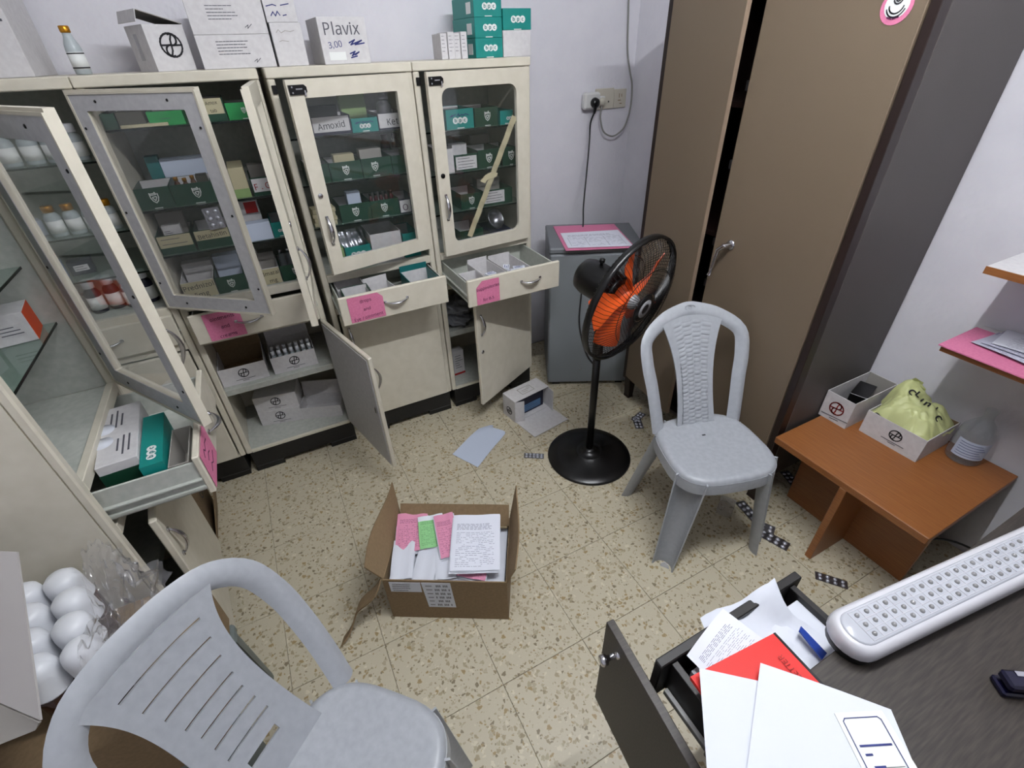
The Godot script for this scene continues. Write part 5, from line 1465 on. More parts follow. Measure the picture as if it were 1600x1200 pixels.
# ---------------------------------------------------------------- floor
func carton_of_forms() -> void:
	var o := thing("brown_carton", "brown cardboard box full of folded printed forms in the middle of the floor", "box", Vector3(0.006, 0, -1.034), -29.8)
	var w := 0.412
	var d := 0.262
	var h := 0.222
	var t := 0.004
	var s := Shape.new()
	s.span(Vector3(0, 0, -d), Vector3(w, t, 0), 0.0)
	s.span(Vector3(0, t, -t), Vector3(w, h, 0), 0.0)
	s.span(Vector3(0, t, -d), Vector3(w, h, -d + t), 0.0)
	s.span(Vector3(0, t, -d + t), Vector3(t, h, -t), 0.0)
	s.span(Vector3(w - t, t, -d + t), Vector3(w, h, -t), 0.0)
	part("box", s.done(), M.brown_card, o)
	# flaps: sides standing up and out, back one standing, front one torn and hanging at the left corner
	var lf := func(u: float, v: float) -> Vector3: return Vector3(-0.035 * v - 0.012 * v * sin(u * 5.0), h + v * 0.125 * (0.72 + 0.28 * u), lerpf(-0.005, -d - 0.004, u) + 0.02 * v * (1.0 - u) - 0.05 * v * u)
	part("left_flap", Shape.new(true).slab(lf, 10, 5, 0.0045).done(), M.brown_card, o)
	var rf := func(u: float, v: float) -> Vector3: return Vector3(w + 0.03 * v + 0.008 * v * sin(u * 4.0), h + v * 0.13 * (0.55 + 0.45 * u), lerpf(0.0, -d - 0.01, u) - 0.03 * v * u)
	part("right_flap", Shape.new(true).slab(rf, 10, 5, 0.0045).done(), M.brown_card, o)
	var bf := func(u: float, v: float) -> Vector3: return Vector3(lerpf(0.006, w - 0.004, u), h - 0.01 + v * 0.065 + 0.003 * sin(u * 14.0) * (1.0 - v), -d + 0.03 - 0.045 * v)
	part("back_flap", Shape.new(true).slab(bf, 14, 4, 0.0045).done(), M.brown_card, o)
	part("torn_edge", Shape.new().box(Vector3(w * 0.5, h - 0.012, -d + 0.034), Vector3(w - 0.02, 0.010, 0.004), 0.001).done(), M.pale_edge, o)
	var ff := func(u: float, v: float) -> Vector3: return Vector3(lerpf(-0.004, -0.155, v) + 0.01 * sin(v * 9.0), lerpf(h, 0.004, v), lerpf(0.004, -0.06, u) * (1.0 - 0.5 * v) + lerpf(0.0, 0.10, v) + 0.012 * sin(v * 7.0))
	part("hanging_flap", Shape.new(true).slab(ff, 4, 12, 0.0045).done(), M.brown_card, o)
	var lab := part("white_label", Shape.new().span(Vector3(0.02, 0.158, 0.0), Vector3(0.125, 0.212, 0.0008), 0.0).done(), M.paper, o)
	part("printed_lines", print_block({x = 0.03, y = 0.20, rows = 4, step = 0.011, wide = 0.08}), M.ink_grey, lab, Vector3(0, 0, 0.0008))
	lab = part("barcode_label", Shape.new().extrude(PackedVector2Array([Vector2(0.128, 0.212), Vector2(0.225, 0.213), Vector2(0.232, 0.07), Vector2(0.138, 0.07)]), 0.0008).done(), M.paper, o)
	var bars := []
	for k in 6:
		for i in 9:
			if (i * 7 + k * 3) % 4 != 0:
				bars.append([Vector2(0.172 + i * 0.0058, 0.199 - k * 0.022), Vector2(0.172 + i * 0.0058, 0.191 - k * 0.022)])
		bars.append([Vector2(0.142 + 0.001 * k, 0.195 - k * 0.022), Vector2(0.160, 0.195 - k * 0.022)])
	part("barcodes", strokes(bars, 0.0034, Transform3D(Basis(), Vector3(0, 0, 0.0008))), M.ink_grey, lab)
	# the forms: a block of folded sheets, then the ones that can be told apart
	var base := Basis(Vector3.UP, deg_to_rad(-29.8))
	var at := Vector3(0.006, 0, -1.034)
	var rows := [
		# x, y, z of the near left corner, width, length, turn, tilt, material, thickness, label
		[0.02, 0.205, -0.012, 0.075, 0.14, 6.0, 10.0, "paper", 0.022, "folded bundle of white forms at the near left corner of the carton"],
		[0.092, 0.202, -0.014, 0.075, 0.12, -4.0, 8.0, "paper", 0.024, "folded white form second from the left at the carton front"],
		[0.172, 0.203, -0.016, 0.07, 0.12, 8.0, 10.0, "paper", 0.018, "thick folded white form, third from the left at the carton front"],
		[0.24, 0.203, -0.034, 0.10, 0.12, -10.0, 8.0, "form_pink", 0.016, "pinkish folded form tucked under the large white one"],
		[0.018, 0.222, -0.105, 0.11, 0.15, 8.0, 10.0, "form_pink", 0.014, "pink printed form leaning at the back left of the carton"],
		[0.105, 0.228, -0.115, 0.09, 0.125, 14.0, 11.0, "form_green", 0.014, "green headed form between the two pink ones in the carton"],
		[0.185, 0.230, -0.078, 0.07, 0.165, 18.0, 11.0, "form_pink", 0.010, "narrow pink strip of a form under the large white form"],
		[0.222, 0.236, -0.028, 0.165, 0.205, 3.0, 10.0, "form_text", 0.008, "large white printed form lying on top at the right of the carton"],
	]
	carton("form_stack", "block of stacked forms filling the lower part of the brown carton", "paper", at + base * Vector3(w * 0.5, 0.005, -0.008), Vector3(w - 0.02, 0.18, d - 0.02), -29.8, M.paper, {}, "")
	for q: Array in rows:
		var tb := base * Basis(Vector3.UP, deg_to_rad(q[5])) * Basis(Vector3.RIGHT, deg_to_rad(q[6]))
		var org: Vector3 = at + base * Vector3(q[0], q[1], q[2])
		var fw: float = q[3]
		var fl: float = q[4]
		var th: float = q[8]
		var n := thing("folded_form", q[9], "form", org, 0.0, "folded forms in the brown carton")
		n.basis = tb
		var g := func(u: float, v: float) -> Vector3: return Vector3(fw * u, 0.006 * sin(v * PI) + 0.002 * sin(u * 9.0), -fl * v)
		part("printed_face", Shape.new(true).sheet(g, 8, 8).done(), M[q[7]], n)
		for k in 3:
			var dy := -th * (k + 1) / 3.0
			var ox := 0.004 * sin(k * 2.1 + q[0] * 30.0)
			var g2 := func(u: float, v: float) -> Vector3: return Vector3(fw * u + ox, dy + 0.006 * sin(v * PI) + 0.0015 * sin(u * 7.0 + k), -fl * v + 0.003 * k)
			part("page", Shape.new(true).slab(g2, 6, 6, 0.0012).done(), M.paper, n)


func floor_things() -> void:
	# loose sheet
	var f := func(u: float, v: float) -> Vector3:
		var p: Vector3 = Vector3(0.571, 0.003, -1.564).lerp(Vector3(0.498, 0.003, -1.71), u).lerp(Vector3(0.795, 0.003, -1.718).lerp(Vector3(0.742, 0.003, -1.855), u), v)
		p.y += 0.006 * maxf(0.0, sin(u * 6.0 + v * 4.0)) * (0.3 + v) + 0.010 * pow(v, 4.0) * sin(u * 5.0)
		p += Vector3(0.012, 0, 0.006) * sin(u * 11.0) * smoothstep(0.85, 1.0, v)
		return p - Vector3(0.65, 0, -1.71)
	solo("loose_sheet", Shape.new(true).slab(f, 14, 14, 0.0008).done(), M.paper_blue, "pale bluish sheet of paper lying on the floor tiles", "paper", Vector3(0.65, 0, -1.71))
	# white carton lying open on the floor
	var c := thing("white_carton", "white carton lying on its side, open towards the room, on the floor", "box", Vector3(0.886, 0, -1.772), 9.8)
	var w := 0.232
	var h := 0.138
	var d := 0.108
	var t := 0.003
	var s := Shape.new()
	s.span(Vector3(0, 0, -d), Vector3(w, t, 0), 0.0005).span(Vector3(0, h - t, -d), Vector3(w, h, 0), 0.0005).span(Vector3(0, t, -d), Vector3(w, h - t, -d + t), 0.0)
	s.span(Vector3(0, t, -d), Vector3(t, h - t, 0), 0.0005).span(Vector3(w - t, t, -d), Vector3(w, h - t, 0), 0.0005)
	part("box", s.done(), M.white_card, c)
	var bt := part("bottom_flap", Shape.new().span(Vector3(0, 0, 0), Vector3(w, 0.003, 0.155), 0.0005).done(), M.white_card, c, Vector3(0.004, 0.0, 0.002))
	bt.rotation_degrees.x = -1.0
	var sf := part("side_flap", Shape.new().span(Vector3(0, 0.004, 0), Vector3(0.003, h - 0.004, 0.05), 0.0005).done(), M.white_card, c, Vector3(0.001, 0, 0))
	sf.rotation_degrees.y = 68
	sf = part("side_flap", Shape.new().span(Vector3(-0.003, 0.004, 0), Vector3(0, h - 0.004, 0.05), 0.0005).done(), M.white_card, c, Vector3(w - 0.001, 0, 0))
	sf.rotation_degrees.y = -10
	wheel_mark(c, Vector3(-0.0008, 0.055, -0.052), Basis(Vector3.UP, -PI / 2), 0.022, false)
	part("address_print", strokes([[Vector2(0.075, 0.03), Vector2(0.075, 0.08), Vector2(0.155, 0.08), Vector2(0.155, 0.03), Vector2(0.075, 0.03)], [Vector2(0.09, 0.045), Vector2(0.12, 0.045)], [Vector2(0.09, 0.058), Vector2(0.14, 0.058)], [Vector2(0.13, 0.07), Vector2(0.15, 0.07)]], 0.0035, Transform3D(Basis(Vector3.RIGHT, -PI / 2), Vector3(0, h + 0.0002, 0))), M.grey_card, c)
	carton("navy_pack", "dark navy pack inside the white carton lying on the floor", "box", Vector3(0.886, 0.0035, -1.772) + Basis(Vector3.UP, deg_to_rad(9.8)) * Vector3(0.122, 0, -0.03), Vector3(0.19, 0.125, 0.06), 9.8, M.navy, {card = {w = 0.15, h = 0.045, y = 0.012, mat = "blue_card", rows = 3}})
	# pill strips
	var strips := [
		[0.847, -1.503, -33.0, 0.098, 0.036, 5, 2, "silver pill strip lying between the loose sheet and the fan base"],
		[1.447, -0.618, -72.0, 0.115, 0.048, 4, 2, "silver pill strip with ring marks beside the chair's front leg"],
		[1.478, -0.395, -52.0, 0.105, 0.036, 4, 2, "silver pill strip nearest the desk drawer"],
		[1.475, -0.765, 80.0, 0.11, 0.045, 4, 2, "silver pill strip under the woven back chair's seat"],
		[1.452, -1.455, 62.0, 0.10, 0.045, 4, 2, "upper silver pill strip beside the wardrobe leg"],
		[1.485, -1.49, 20.0, 0.09, 0.04, 4, 2, "silver pill strip half hidden by the chair's left back post"],
		[1.79, -0.80, 70.0, 0.10, 0.045, 4, 2, "dark looking pill strip in the shade under the low table"],
	]
	for q: Array in strips:
		foil_strip(q[7], Vector3(q[0], 0.002, q[1]), Basis(Vector3.UP, deg_to_rad(q[2])) * Basis(Vector3.RIGHT, -PI / 2), q[3], q[4], q[5], q[6], "silver pill strips")
	foil_strip("short silver pill strip lying across the ring marked one", Vector3(1.462, 0.011, -0.665), Basis(Vector3.UP, deg_to_rad(-60.0)) * Basis(Vector3.RIGHT, -PI / 2 + 0.1), 0.06, 0.04, 2, 2, "silver pill strips")
	var cb := thing("clear_box", "small clear plastic box on the floor under the woven back chair", "box", Vector3(1.378, 0.0, -0.772), 30)
	part("shell", Shape.new().frame(0.085, 0.06, 0.002, 0.002, 0.002, 0.002, 0.002, 0.03).done(), M.wrap, cb)
	part("lid", Shape.new().span(Vector3(0, 0, 0.03), Vector3(0.085, 0.06, 0.032), 0.001).done(), M.wrap, cb)
	cb.rotation_degrees.x = -90
	cb.position.y = 0.001
	var cable := [Vector3(1.72, 0.01, -0.30), Vector3(1.80, 0.05, -0.33), Vector3(1.90, 0.07, -0.31), Vector3(1.98, 0.06, -0.26), Vector3(2.02, 0.05, -0.18)]
	solo("black_cable", Shape.new(true).tube(smooth_path(cable, 5), 0.004, 8).done(), M.black_plastic, "thin black cable looped on the floor behind the low table", "cable")


# ---------------------------------------------------------------- on the low table
func table_things() -> void:
	var T := 0.4065
	var a := carton("white_carton", "open white carton with a scribbled round mark at the wardrobe end of the low table", "box", Vector3(1.752, T, -0.732), Vector3(0.108, 0.118, 0.265), -90, M.white_card, {open = true, lining = M.grey_card})
	wheel_mark(a, Vector3(0, 0.062, 0.0005), Basis(Vector3.BACK, 0.1), 0.026, true, "ink_red")
	carton("black_pack", "black pack lying inside the open carton with the scribbled mark", "box", Vector3(1.86, T + 0.004, -0.725), Vector3(0.06, 0.085, 0.12), -75, M.black_plastic, {})
	var b := carton("white_carton", "low open white carton holding the yellow-green plastic bag", "box", Vector3(1.792, T, -0.548), Vector3(0.20, 0.098, 0.205), -90, M.white_card, {open = true, lining = M.brown_card})
	wheel_mark(b, Vector3(0.012, 0.056, 0.0005), Basis(), 0.020, true)
	var bag := thing("plastic_bag", "crumpled yellow-green plastic bag with black lettering bulging from the low carton", "bag", Vector3(1.90, T + 0.115, -0.552))
	var n := FastNoiseLite.new()
	n.seed = 31
	n.frequency = 1.5
	n.fractal_octaves = 3
	var f := func(u: float, v: float) -> Vector3:
		var p := Vector3((v - 0.5) * 0.20, 0, (u - 0.5) * 0.20)
		var e := 1.0 - pow(absf(u - 0.5) * 2.0, 3.0)
		var e2 := 1.0 - pow(absf(v - 0.5) * 2.0, 3.0)
		p.y = -0.05 + 0.085 * e * e2
		p.y += 0.034 * absf(n.get_noise_3d(u * 1.5, v * 1.5, 0.0)) + 0.009 * absf(n.get_noise_3d(u * 3.6, v * 3.6, 4.0))
		p.y += 0.055 * exp(-pow((u - 0.12) * 5.0, 2.0) - pow((v - 0.72) * 4.0, 2.0)) + 0.02 * exp(-pow((u - 0.2) * 4.0, 2.0))
		p.x += 0.014 * n.get_noise_3d(u * 1.3, v * 1.3, 9.0)
		p.z += 0.016 * n.get_noise_3d(u * 1.3, v * 1.3, 15.0)
		return p
	part("film", Shape.new(true).slab(f, 46, 46, 0.0012).done(), M.bag_yellow, bag)
	part("twisted_ear", Shape.new(true).sheet(func(u, v): return Vector3(0.045 + 0.03 * u - 0.02 * v, 0.05 + 0.055 * v - 0.02 * u, -0.062 + 0.05 * u * (1.0 - 0.6 * v) + 0.004 * sin(v * 14.0)), 8, 10).done(), M.bag_yellow, bag)
	var k := 0
	for w: String in ["C", "L", "i", "n", "i", "C"]:
		var u := 0.34 + 0.095 * k
		var v := 0.50 + 0.03 * sin(k * 2.0)
		var p: Vector3 = f.call(u, v)
		var du: Vector3 = (f.call(u + 0.05, v) - f.call(u - 0.05, v)).normalized()
		var dv: Vector3 = (f.call(u, v + 0.05) - f.call(u, v - 0.05)).normalized()
		var nn := -du.cross(dv).normalized()
		if nn.y < 0:
			nn = -nn
		var up := nn.cross(du).normalized()
		if up.x < 0:
			up = -up
		writing(w, 0.036, M.ink, bag, p + nn * 0.004, Basis(up.cross(nn), up, nn), "lettering", true)
		k += 1
	var g := thing("glass_bottle", "clear glass bottle with a pale blue label at the wall end of the low table", "bottle", Vector3(1.958, T, -0.385))
	part("body", Shape.new(true).lathe([Vector2(0, 0), Vector2(0.044, 0), Vector2(0.049, 0.004), Vector2(0.05, 0.012), Vector2(0.05, 0.118), Vector2(0.046, 0.135), Vector2(0.03, 0.158), Vector2(0.016, 0.175), Vector2(0.0145, 0.2), Vector2(0.017, 0.202), Vector2(0.017, 0.212), Vector2(0, 0.212)], 32).done(), M.clear_glass, g)
	var lab := Shape.new(true)
	var lf := func(u: float, v: float) -> Vector3:
		var t := deg_to_rad(lerpf(150.0, 265.0, u))
		return Vector3(cos(t) * 0.0506, lerpf(0.03, 0.10, v), -sin(t) * 0.0506)
	part("paper_label", lab.sheet(lf, 12, 2).done(), M.paper_blue, g)
	var ls := []
	for i in 6:
		var pts := []
		for q in 9:
			var t := deg_to_rad(lerpf(162.0, 232.0 + 8.0 * (i % 3), q / 8.0))
			pts.append(Vector3(cos(t) * 0.0512, 0.09 - 0.010 * i, -sin(t) * 0.0512))
		ls.append(pts)
	var tl := Shape.new()
	for pts: Array in ls:
		tl.tube(pts, 0.0008, 4)
	part("printed_lines", tl.done(), M.ink_blue, g)


# ---------------------------------------------------------------- on the desk and in its drawer
func desk_things() -> void:
	# things in the drawer
	carton("paper_stack", "block of papers filling the desk drawer under the red book", "paper", Vector3(0.625, 0.595, -0.12), Vector3(0.30, 0.070, 0.12), 0, M.paper, {})
	var orange := thing("orange_book", "thin orange book with pale page edge at the drawer's left side", "book", Vector3(0.52, 0.672, -0.135), -8)
	part("cover", Shape.new().span(Vector3(-0.06, 0.0, -0.075), Vector3(0.06, 0.012, 0.07), 0.001).done(), M.orange_book, orange)
	part("pages", Shape.new().span(Vector3(-0.0615, 0.002, -0.073), Vector3(-0.06, 0.010, 0.068), 0.0).done(), M.pale_edge, orange)
	var n := FastNoiseLite.new()
	n.seed = 77
	n.frequency = 1.4
	n.noise_type = FastNoiseLite.TYPE_CELLULAR
	n.cellular_return_type = FastNoiseLite.RETURN_DISTANCE2_SUB
	var cr := func(u: float, v: float) -> Vector3:
		var p := Vector3(lerpf(0.555, 0.735, u), 0.69, lerpf(-0.135, -0.30, v) + 0.02 * u)
		p.y += 0.014 * smoothstep(0.55, 0.85, v)
		p.y += 0.028 * n.get_noise_3d(u * 1.4, v * 1.4, 0.0) + 0.03 * smoothstep(0.6, 1.0, v) * smoothstep(0.45, 0.85, u) + 0.012 * sin(u * 7.0) * v
		p.x += 0.012 * sin(v * 6.0)
		return p - Vector3(0.645, 0.69, -0.2)
	solo("crumpled_paper", Shape.new(false).slab(cr, 14, 14, 0.0008).done(), M.paper, "crumpled white paper bulging over the front of the open desk drawer", "paper", Vector3(0.645, 0.69, -0.2))
	var wp := func(u: float, v: float) -> float: return 0.012 * sin(u * PI * 0.9) - 0.004 * (1.0 - v)
	form_sheet("printed_sheet", "curled white printed sheet between crumpled paper and red book", "paper", [Vector3(0.493, 0.686, -0.16), Vector3(0.635, 0.688, -0.185), Vector3(0.598, 0.700, -0.288), Vector3(0.475, 0.690, -0.258)], M.form_text, "", wp)
	flat_quad("blue_folder", "corner of a blue folder at the right side of the desk drawer", "folder", [Vector3(0.694, 0.684, -0.135), Vector3(0.714, 0.682, -0.138), Vector3(0.716, 0.684, -0.195), Vector3(0.702, 0.688, -0.19)], M.blue_item, 0.003)
	var rb := thing("red_book", "red book with black spine slanting from the drawer onto the desk", "book", Vector3(0.0, 0.0, 0.0))
	var rq := [Vector3(0.427, 0.742, -0.213), Vector3(0.611, 0.746, -0.196), Vector3(0.597, 0.7595, -0.045), Vector3(0.413, 0.758, -0.062)]
	flat_quad("cover", "", "", rq, M.red_book, 0.009, "", rb)
	var sp := [Vector3(0.611, 0.746, -0.196), Vector3(0.6155, 0.746, -0.1955), Vector3(0.6015, 0.7595, -0.0445), Vector3(0.597, 0.7595, -0.045)]
	flat_quad("spine_tape", "", "", sp, M.black_plastic, 0.0105, "", rb)
	var bx: Vector3 = (rq[2] - rq[1]).normalized()
	var bn: Vector3 = bx.cross(rq[0] - rq[1]).normalized()
	if bn.y < 0:
		bn = -bn
	writing("LETTER", 0.014, M.ink_red, rb, (rq[1] + rq[2]) * 0.5 + (rq[0] - rq[1]).normalized() * 0.022 + Vector3(0, 0.0052, -0.02), Basis(-bx, bn.cross(-bx), bn))
	rb.get_child(rb.get_child_count() - 1).set_meta("label", "faint dark lettering along the cover edge")
	# white sheets on the desk corner
	form_sheet("white_sheet", "lower white sheet sticking out left from the papers on the desk corner", "paper", [Vector3(0.365, 0.757, -0.10), Vector3(0.37, 0.758, 0.12), Vector3(0.56, 0.758, 0.10), Vector3(0.565, 0.757, -0.12)], M.paper, "white sheets on the desk", func(u, v): return 0.002 * sin(u * 3.0 + v))
	form_sheet("white_sheet", "blank white sheet pointing left, its corner over the red book", "paper", [Vector3(0.247, 0.762, 0.013), Vector3(0.406, 0.762, 0.150), Vector3(0.600, 0.766, -0.075), Vector3(0.441, 0.7655, -0.212)], M.paper, "white sheets on the desk", func(u, v): return 0.0005)
	form_sheet("white_sheet", "topmost blank white sheet on the desk, under the small ruled card", "paper", [Vector3(0.325, 0.7665, -0.028), Vector3(0.489, 0.767, 0.200), Vector3(0.657, 0.7695, -0.024), Vector3(0.535, 0.7715, -0.168)], M.paper, "white sheets on the desk", func(u, v): return 0.0005 + 0.002 * sin(u * PI))
	var card := thing("medicine_leaflet", "small white card with a ruled border and blue print on the desk papers", "card", Vector3(0.0, 0.0, 0.0))
	var cq := [Vector3(0.520, 0.7715, 0.045), Vector3(0.600, 0.7715, 0.065), Vector3(0.640, 0.7735, -0.030), Vector3(0.572, 0.7735, -0.062)]
	flat_quad("card", "", "", cq, M.print_white, 0.0012, "", card)
	var ux: Vector3 = (cq[2] - cq[3]).normalized()
	var uy: Vector3 = (cq[3] - cq[0]).normalized()
	var un := ux.cross(uy).normalized()
	var xf := Transform3D(Basis(ux, uy, un), cq[3] + un * 0.0014)
	part("ruled_border", strokes([[Vector2(0.007, -0.12), Vector2(0.007, -0.012), Vector2(0.011, -0.008), Vector2(0.062, -0.008), Vector2(0.066, -0.012), Vector2(0.066, -0.12)]], 0.0012, xf), M.ink_blue, card)
	part("printed_lines", strokes([[Vector2(0.014, -0.044), Vector2(0.060, -0.044)], [Vector2(0.016, -0.055), Vector2(0.024, -0.055)], [Vector2(0.02, -0.070), Vector2(0.034, -0.070)], [Vector2(0.02, -0.080), Vector2(0.04, -0.080)]], 0.0026, xf), M.ink_blue, card)
	part("thin_rules", strokes([[Vector2(0.034, -0.071), Vector2(0.062, -0.071)], [Vector2(0.04, -0.081), Vector2(0.062, -0.081)]], 0.0006, xf), M.ink_grey, card)
	# emergency lamp
	var o := thing("emergency_lamp", "long white emergency light with rows of small bulbs lying on the desk", "lamp", Vector3(0.672, 0.7505, -0.128), -7.7)
	var L := 0.66
	var W := 0.088
	var ring := func(inset: float, y: float) -> Array:
		var pts := []
		var r := W * 0.5 - inset
		for k in 11:
			var t := PI * 0.5 + PI * k / 10.0
			pts.append(Vector3(0.044 + cos(t) * r * 0.9, y, -sin(t) * r))
		for k in 11:
			var t := -PI * 0.5 + PI * k / 10.0
			pts.append(Vector3(L - 0.044 + cos(t) * r * 0.9, y, -sin(t) * r))
		return pts
	var stack := func(levels: Array) -> ArrayMesh:
		var s := Shape.new(true)
		for i in levels.size() - 1:
			var a: Array = ring.call(levels[i][0], levels[i][1])
			var b: Array = ring.call(levels[i + 1][0], levels[i + 1][1])
			for k in a.size():
				var l := (k + 1) % a.size()
				var mid: Vector3 = (a[k] + b[l]) * 0.5
				var away := Vector3(0, 0, mid.z)
				if mid.x < 0.044:
					away.x = mid.x - 0.044
				elif mid.x > L - 0.044:
					away.x = mid.x - L + 0.044
				var rise: float = levels[i + 1][0] - levels[i][0]
				s.quad(a[k], a[l], b[l], b[k], away.normalized() * absf(levels[i + 1][1] - levels[i][1]) + Vector3.UP * rise, true)
		var top: Array = ring.call(levels[-1][0], levels[-1][1])
		for k in range(1, top.size() - 1):
			s.tri(top[0], top[k], top[k + 1], Vector3.UP, true)
		return s.done()
	part("base", stack.call([[0.004, 0.0], [0.003, 0.014], [0.0035, 0.016]]), M.black_plastic, o)
	part("housing", stack.call([[0.002, 0.015], [0.0, 0.020], [0.0, 0.032], [0.002, 0.040], [0.006, 0.046], [0.010, 0.048]]), M.lamp_white, o)
	part("lens_panel", stack.call([[0.0135, 0.0475], [0.0145, 0.0505], [0.017, 0.0515]]), M.lens_white, o)
	var cell := Shape.new()
	for j in 4:
		cell.span(Vector3(0.045, 0.0512, -0.0255 + j * 0.017 - 0.0004), Vector3(L - 0.045, 0.0526, -0.0255 + j * 0.017 + 0.0004), 0.0)
	for i in 26:
		cell.span(Vector3(0.045 + i * 0.0228 - 0.0004, 0.0512, -0.0255), Vector3(0.045 + i * 0.0228 + 0.0004, 0.0526, 0.0255), 0.0)
	part("cell_grid", cell.done(), M.lamp_white, o)
	var cup := Shape.new(true).lathe([Vector2(0.0042, 0), Vector2(0.0042, 0.0012), Vector2(0.0034, 0.0038), Vector2(0.0018, 0.005), Vector2(0, 0.0053)], 10).done()
	for i in 25:
		for j in 3:
			part("led_bulb", cup, M.led_cup, o, Vector3(0.0564 + i * 0.0228, 0.0512, -0.017 + j * 0.017))
	# stapler at the picture's right edge
	var st := thing("stapler", "dark blue stapler with a steel strip at the right edge of the desk", "stapler", Vector3(0.853, 0.7505, 0.035), -34)
	part("stapler_base", Shape.new().span(Vector3(0, 0, -0.016), Vector3(0.14, 0.012, 0.016), 0.005).done(), M.stapler_blue, st)
	part("top_arm", Shape.new().span(Vector3(0.002, 0.018, -0.015), Vector3(0.14, 0.034, 0.015), 0.007).done(), M.stapler_blue, st)
	part("staple_rail", Shape.new().span(Vector3(0.012, 0.012, -0.008), Vector3(0.14, 0.018, 0.008), 0.001).done(), M.chrome, st)
	part("steel_strip", Shape.new().span(Vector3(0.02, 0.034, -0.012), Vector3(0.13, 0.0355, -0.004), 0.0005).done(), M.chrome, st)


# ---------------------------------------------------------------- left front corner
func corner_pack() -> void:
	carton("brown_carton", "flat brown carton on the stool under the wrapped amber bottles", "box", Vector3(-0.60, 0.311, -0.72), Vector3(0.36, 0.21, 0.34), 0, M.brown_card, {})
	var spots := [[-0.632, -1.030], [-0.604, -0.962], [-0.590, -0.892], [-0.562, -0.822], [-0.700, -1.028], [-0.678, -0.960], [-0.662, -0.890], [-0.636, -0.820]]
	var where := ["far right", "second from the far right", "third from the far right", "right, largest in view", "far left", "second from the far left", "third from the far left", "fourth from the far left"]
	for k in spots.size():
		var o := thing("amber_bottle", "white capped amber bottle in the wrapped pack, " + where[k], "bottle", Vector3(spots[k][0], 0.5215, spots[k][1]), 0.0, "wrapped amber bottles")
		part("body", Shape.new(true).lathe([Vector2(0, 0), Vector2(0.030, 0), Vector2(0.0335, 0.004), Vector2(0.0335, 0.10), Vector2(0.030, 0.118), Vector2(0, 0.125)], 24).done(), M.amber, o)
		part("cap", Shape.new(true).lathe([Vector2(0.0335, 0.112), Vector2(0.0355, 0.113), Vector2(0.0355, 0.116), Vector2(0.0342, 0.118), Vector2(0.0338, 0.165), Vector2(0.031, 0.182), Vector2(0.022, 0.192), Vector2(0.01, 0.196), Vector2(0, 0.197)], 28).done(), M.cap_white, o)
	var n := FastNoiseLite.new()
	n.seed = 41
	n.frequency = 2.2
	n.fractal_octaves = 3
	var f := func(u: float, v: float) -> Vector3:
		# the film hangs over the right flank of the pack and sticks out in crumpled folds
		var z := lerpf(-1.075, -0.72, u)
		var x := lerpf(-0.55, -0.46, v) + 0.10 * (u - 0.5) * 0.5
		var y := 0.735 - 0.19 * v * v + 0.02 * sin(u * 9.0)
		var k := n.get_noise_3d(u * 3.0, v * 3.0, 1.0)
		return Vector3(x + 0.05 * k * v, y + 0.03 * k, z + 0.03 * n.get_noise_3d(u * 4.0, v * 4.0, 7.0)) - Vector3(-0.53, 0.65, -0.9)
	var w := thing("plastic_wrap", "crinkled clear plastic wrap hanging over the amber bottles", "wrap", Vector3(-0.53, 0.65, -0.9))
	part("film", Shape.new(true).sheet(f, 40, 26).done(), M.wrap, w)
	# white carton with its flaps up, at the very edge of the view
	var c := thing("white_carton", "large white carton at the left edge of the picture, one flap leaning outwards", "box", Vector3(-0.83, 0, -0.86))
	part("box", Shape.new().span(Vector3(-0.098, 0, -0.10), Vector3(0.045, 0.69, 0.30), 0.002).done(), M.white_card, c)
	var o0 := Vector3(-0.83, 0, -0.86)
	var q1 := [Vector3(-0.79, 0.70, -0.89) - o0, Vector3(-0.598, 0.70, -0.705) - o0, Vector3(-0.616, 0.86, -0.975) - o0, Vector3(-0.78, 0.875, -1.06) - o0]
	flat_quad("side_flap", "", "", q1, M.dull_card, 0.004, "", c)
	var q2 := [Vector3(-0.79, 0.698, -0.89) - o0, Vector3(-0.60, 0.698, -0.703) - o0, Vector3(-0.614, 0.682, -0.705) - o0, Vector3(-0.75, 0.65, -0.73) - o0]
	flat_quad("folded_flap", "", "", q2, M.grey_card, 0.004, "", c)


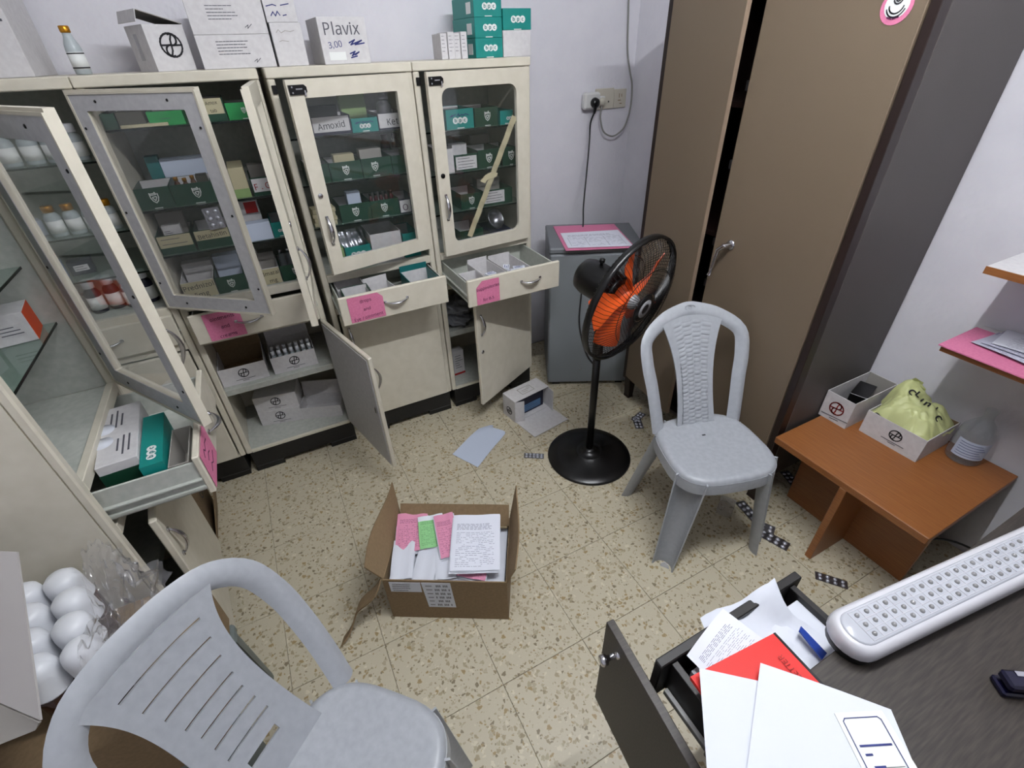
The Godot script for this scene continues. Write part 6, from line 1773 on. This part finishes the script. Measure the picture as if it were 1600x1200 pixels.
# ---------------------------------------------------------------- back wall
func wall_things() -> void:
	var z := -2.4695
	var s := thing("wall_socket", "white wall socket plate right of the cabinets", "socket", Vector3(1.838, 1.406, z))
	part("plate", Shape.new().box(Vector3(0, 0, 0.006), Vector3(0.122, 0.098, 0.011), 0.004).done(), M.ivory_plastic, s)
	part("switch_mark", Shape.new().box(Vector3(-0.045, 0.028, 0.012), Vector3(0.009, 0.011, 0.003), 0.001).done(), M.red_card, s)
	part("pin_hole", Shape.new().box(Vector3(0.026, -0.014, 0.0118), Vector3(0.008, 0.008, 0.001), 0.0).done(), M.black_plastic, s)
	s = thing("wall_socket", "second wall socket plate with faint slots, beside the white cable", "socket", Vector3(1.944, 1.402, z))
	part("plate", Shape.new().box(Vector3(0, 0, 0.004), Vector3(0.084, 0.09, 0.008), 0.003).done(), M.ivory_plastic, s)
	part("slots", strokes([[Vector2(-0.006, 0.022), Vector2(-0.006, 0.006)], [Vector2(0.01, 0.02), Vector2(0.01, 0.01)], [Vector2(-0.012, -0.008), Vector2(0.004, -0.008)], [Vector2(0.0, -0.024), Vector2(0.012, -0.024)]], 0.004, Transform3D(Basis(), Vector3(0, 0, 0.0082))), M.brown_card, s)
	var a := thing("plug_adapter", "white multi plug adapter stuck in the wall socket", "adapter", Vector3(1.735, 1.404, z + 0.012))
	part("body", Shape.new().box(Vector3(0.0, 0, 0.016), Vector3(0.10, 0.078, 0.04), 0.014).done(), M.white_plastic, a)
	part("arm", Shape.new().box(Vector3(0.06, -0.002, 0.012), Vector3(0.06, 0.04, 0.03), 0.006).done(), M.white_plastic, a)
	var b := thing("black_plug", "black plug pushed into the white adapter", "plug", Vector3(1.743, 1.396, z + 0.048))
	part("body", Shape.new(true).lathe([Vector2(0, 0), Vector2(0.024, 0), Vector2(0.025, 0.006), Vector2(0.021, 0.022), Vector2(0, 0.026)], 20, Transform3D(Basis(Vector3.RIGHT, PI / 2), Vector3.ZERO)).done(), M.black_plastic, b)
	part("cord_collar", Shape.new(true).tube([Vector3(0, -0.008, 0.012), Vector3(-0.001, -0.03, 0.012), Vector3(-0.003, -0.05, 0.010)], [0.012, 0.009, 0.006], 10).done(), M.black_plastic, b)
	var cord := [Vector3(1.740, 1.348, -2.412), Vector3(1.725, 1.300, -2.42), Vector3(1.718, 1.216, -2.41), Vector3(1.676, 1.081, -2.36), Vector3(1.61, 0.918, -2.28), Vector3(1.557, 0.838, -2.20), Vector3(1.41, 0.775, -2.0), Vector3(1.287, 0.690, -1.8), Vector3(1.155, 0.600, -1.62), Vector3(1.085, 0.545, -1.46), Vector3(1.082, 0.52, -1.395)]
	solo("fan_cord", Shape.new(true).tube(smooth_path(cord, 6), 0.0042, 8).done(), M.black_plastic, "black cord hanging from the plug across the fridge to the fan", "cord")
	var p := thing("white_plug", "white round plug in the middle of the socket plate", "plug", Vector3(1.803, 1.397, z + 0.012))
	part("body", Shape.new(true).lathe([Vector2(0, 0), Vector2(0.021, 0), Vector2(0.02, 0.03), Vector2(0.015, 0.038), Vector2(0, 0.04)], 20, Transform3D(Basis(Vector3.RIGHT, PI / 2), Vector3.ZERO)).done(), M.ivory_plastic, p)
	var e := z + 0.045
	var loop := [Vector3(1.797, 1.375, e), Vector3(1.792, 1.345, e), Vector3(1.795, 1.310, e), Vector3(1.818, 1.255, e), Vector3(1.862, 1.228, e), Vector3(1.91, 1.228, e), Vector3(1.965, 1.268, e), Vector3(2.003, 1.36, e - 0.012), Vector3(2.006, 1.46, e - 0.02), Vector3(1.985, 1.53, e - 0.025), Vector3(1.962, 1.62, e - 0.03), Vector3(1.948, 1.75, e - 0.03), Vector3(1.935, 1.95, e - 0.03), Vector3(1.93, 2.58, e - 0.03)]
	solo("white_cable", Shape.new(true).tube(smooth_path(loop, 7), 0.0045, 8).done(), M.cable_grey, "pale cable looping down the wall from above to the socket", "cable")
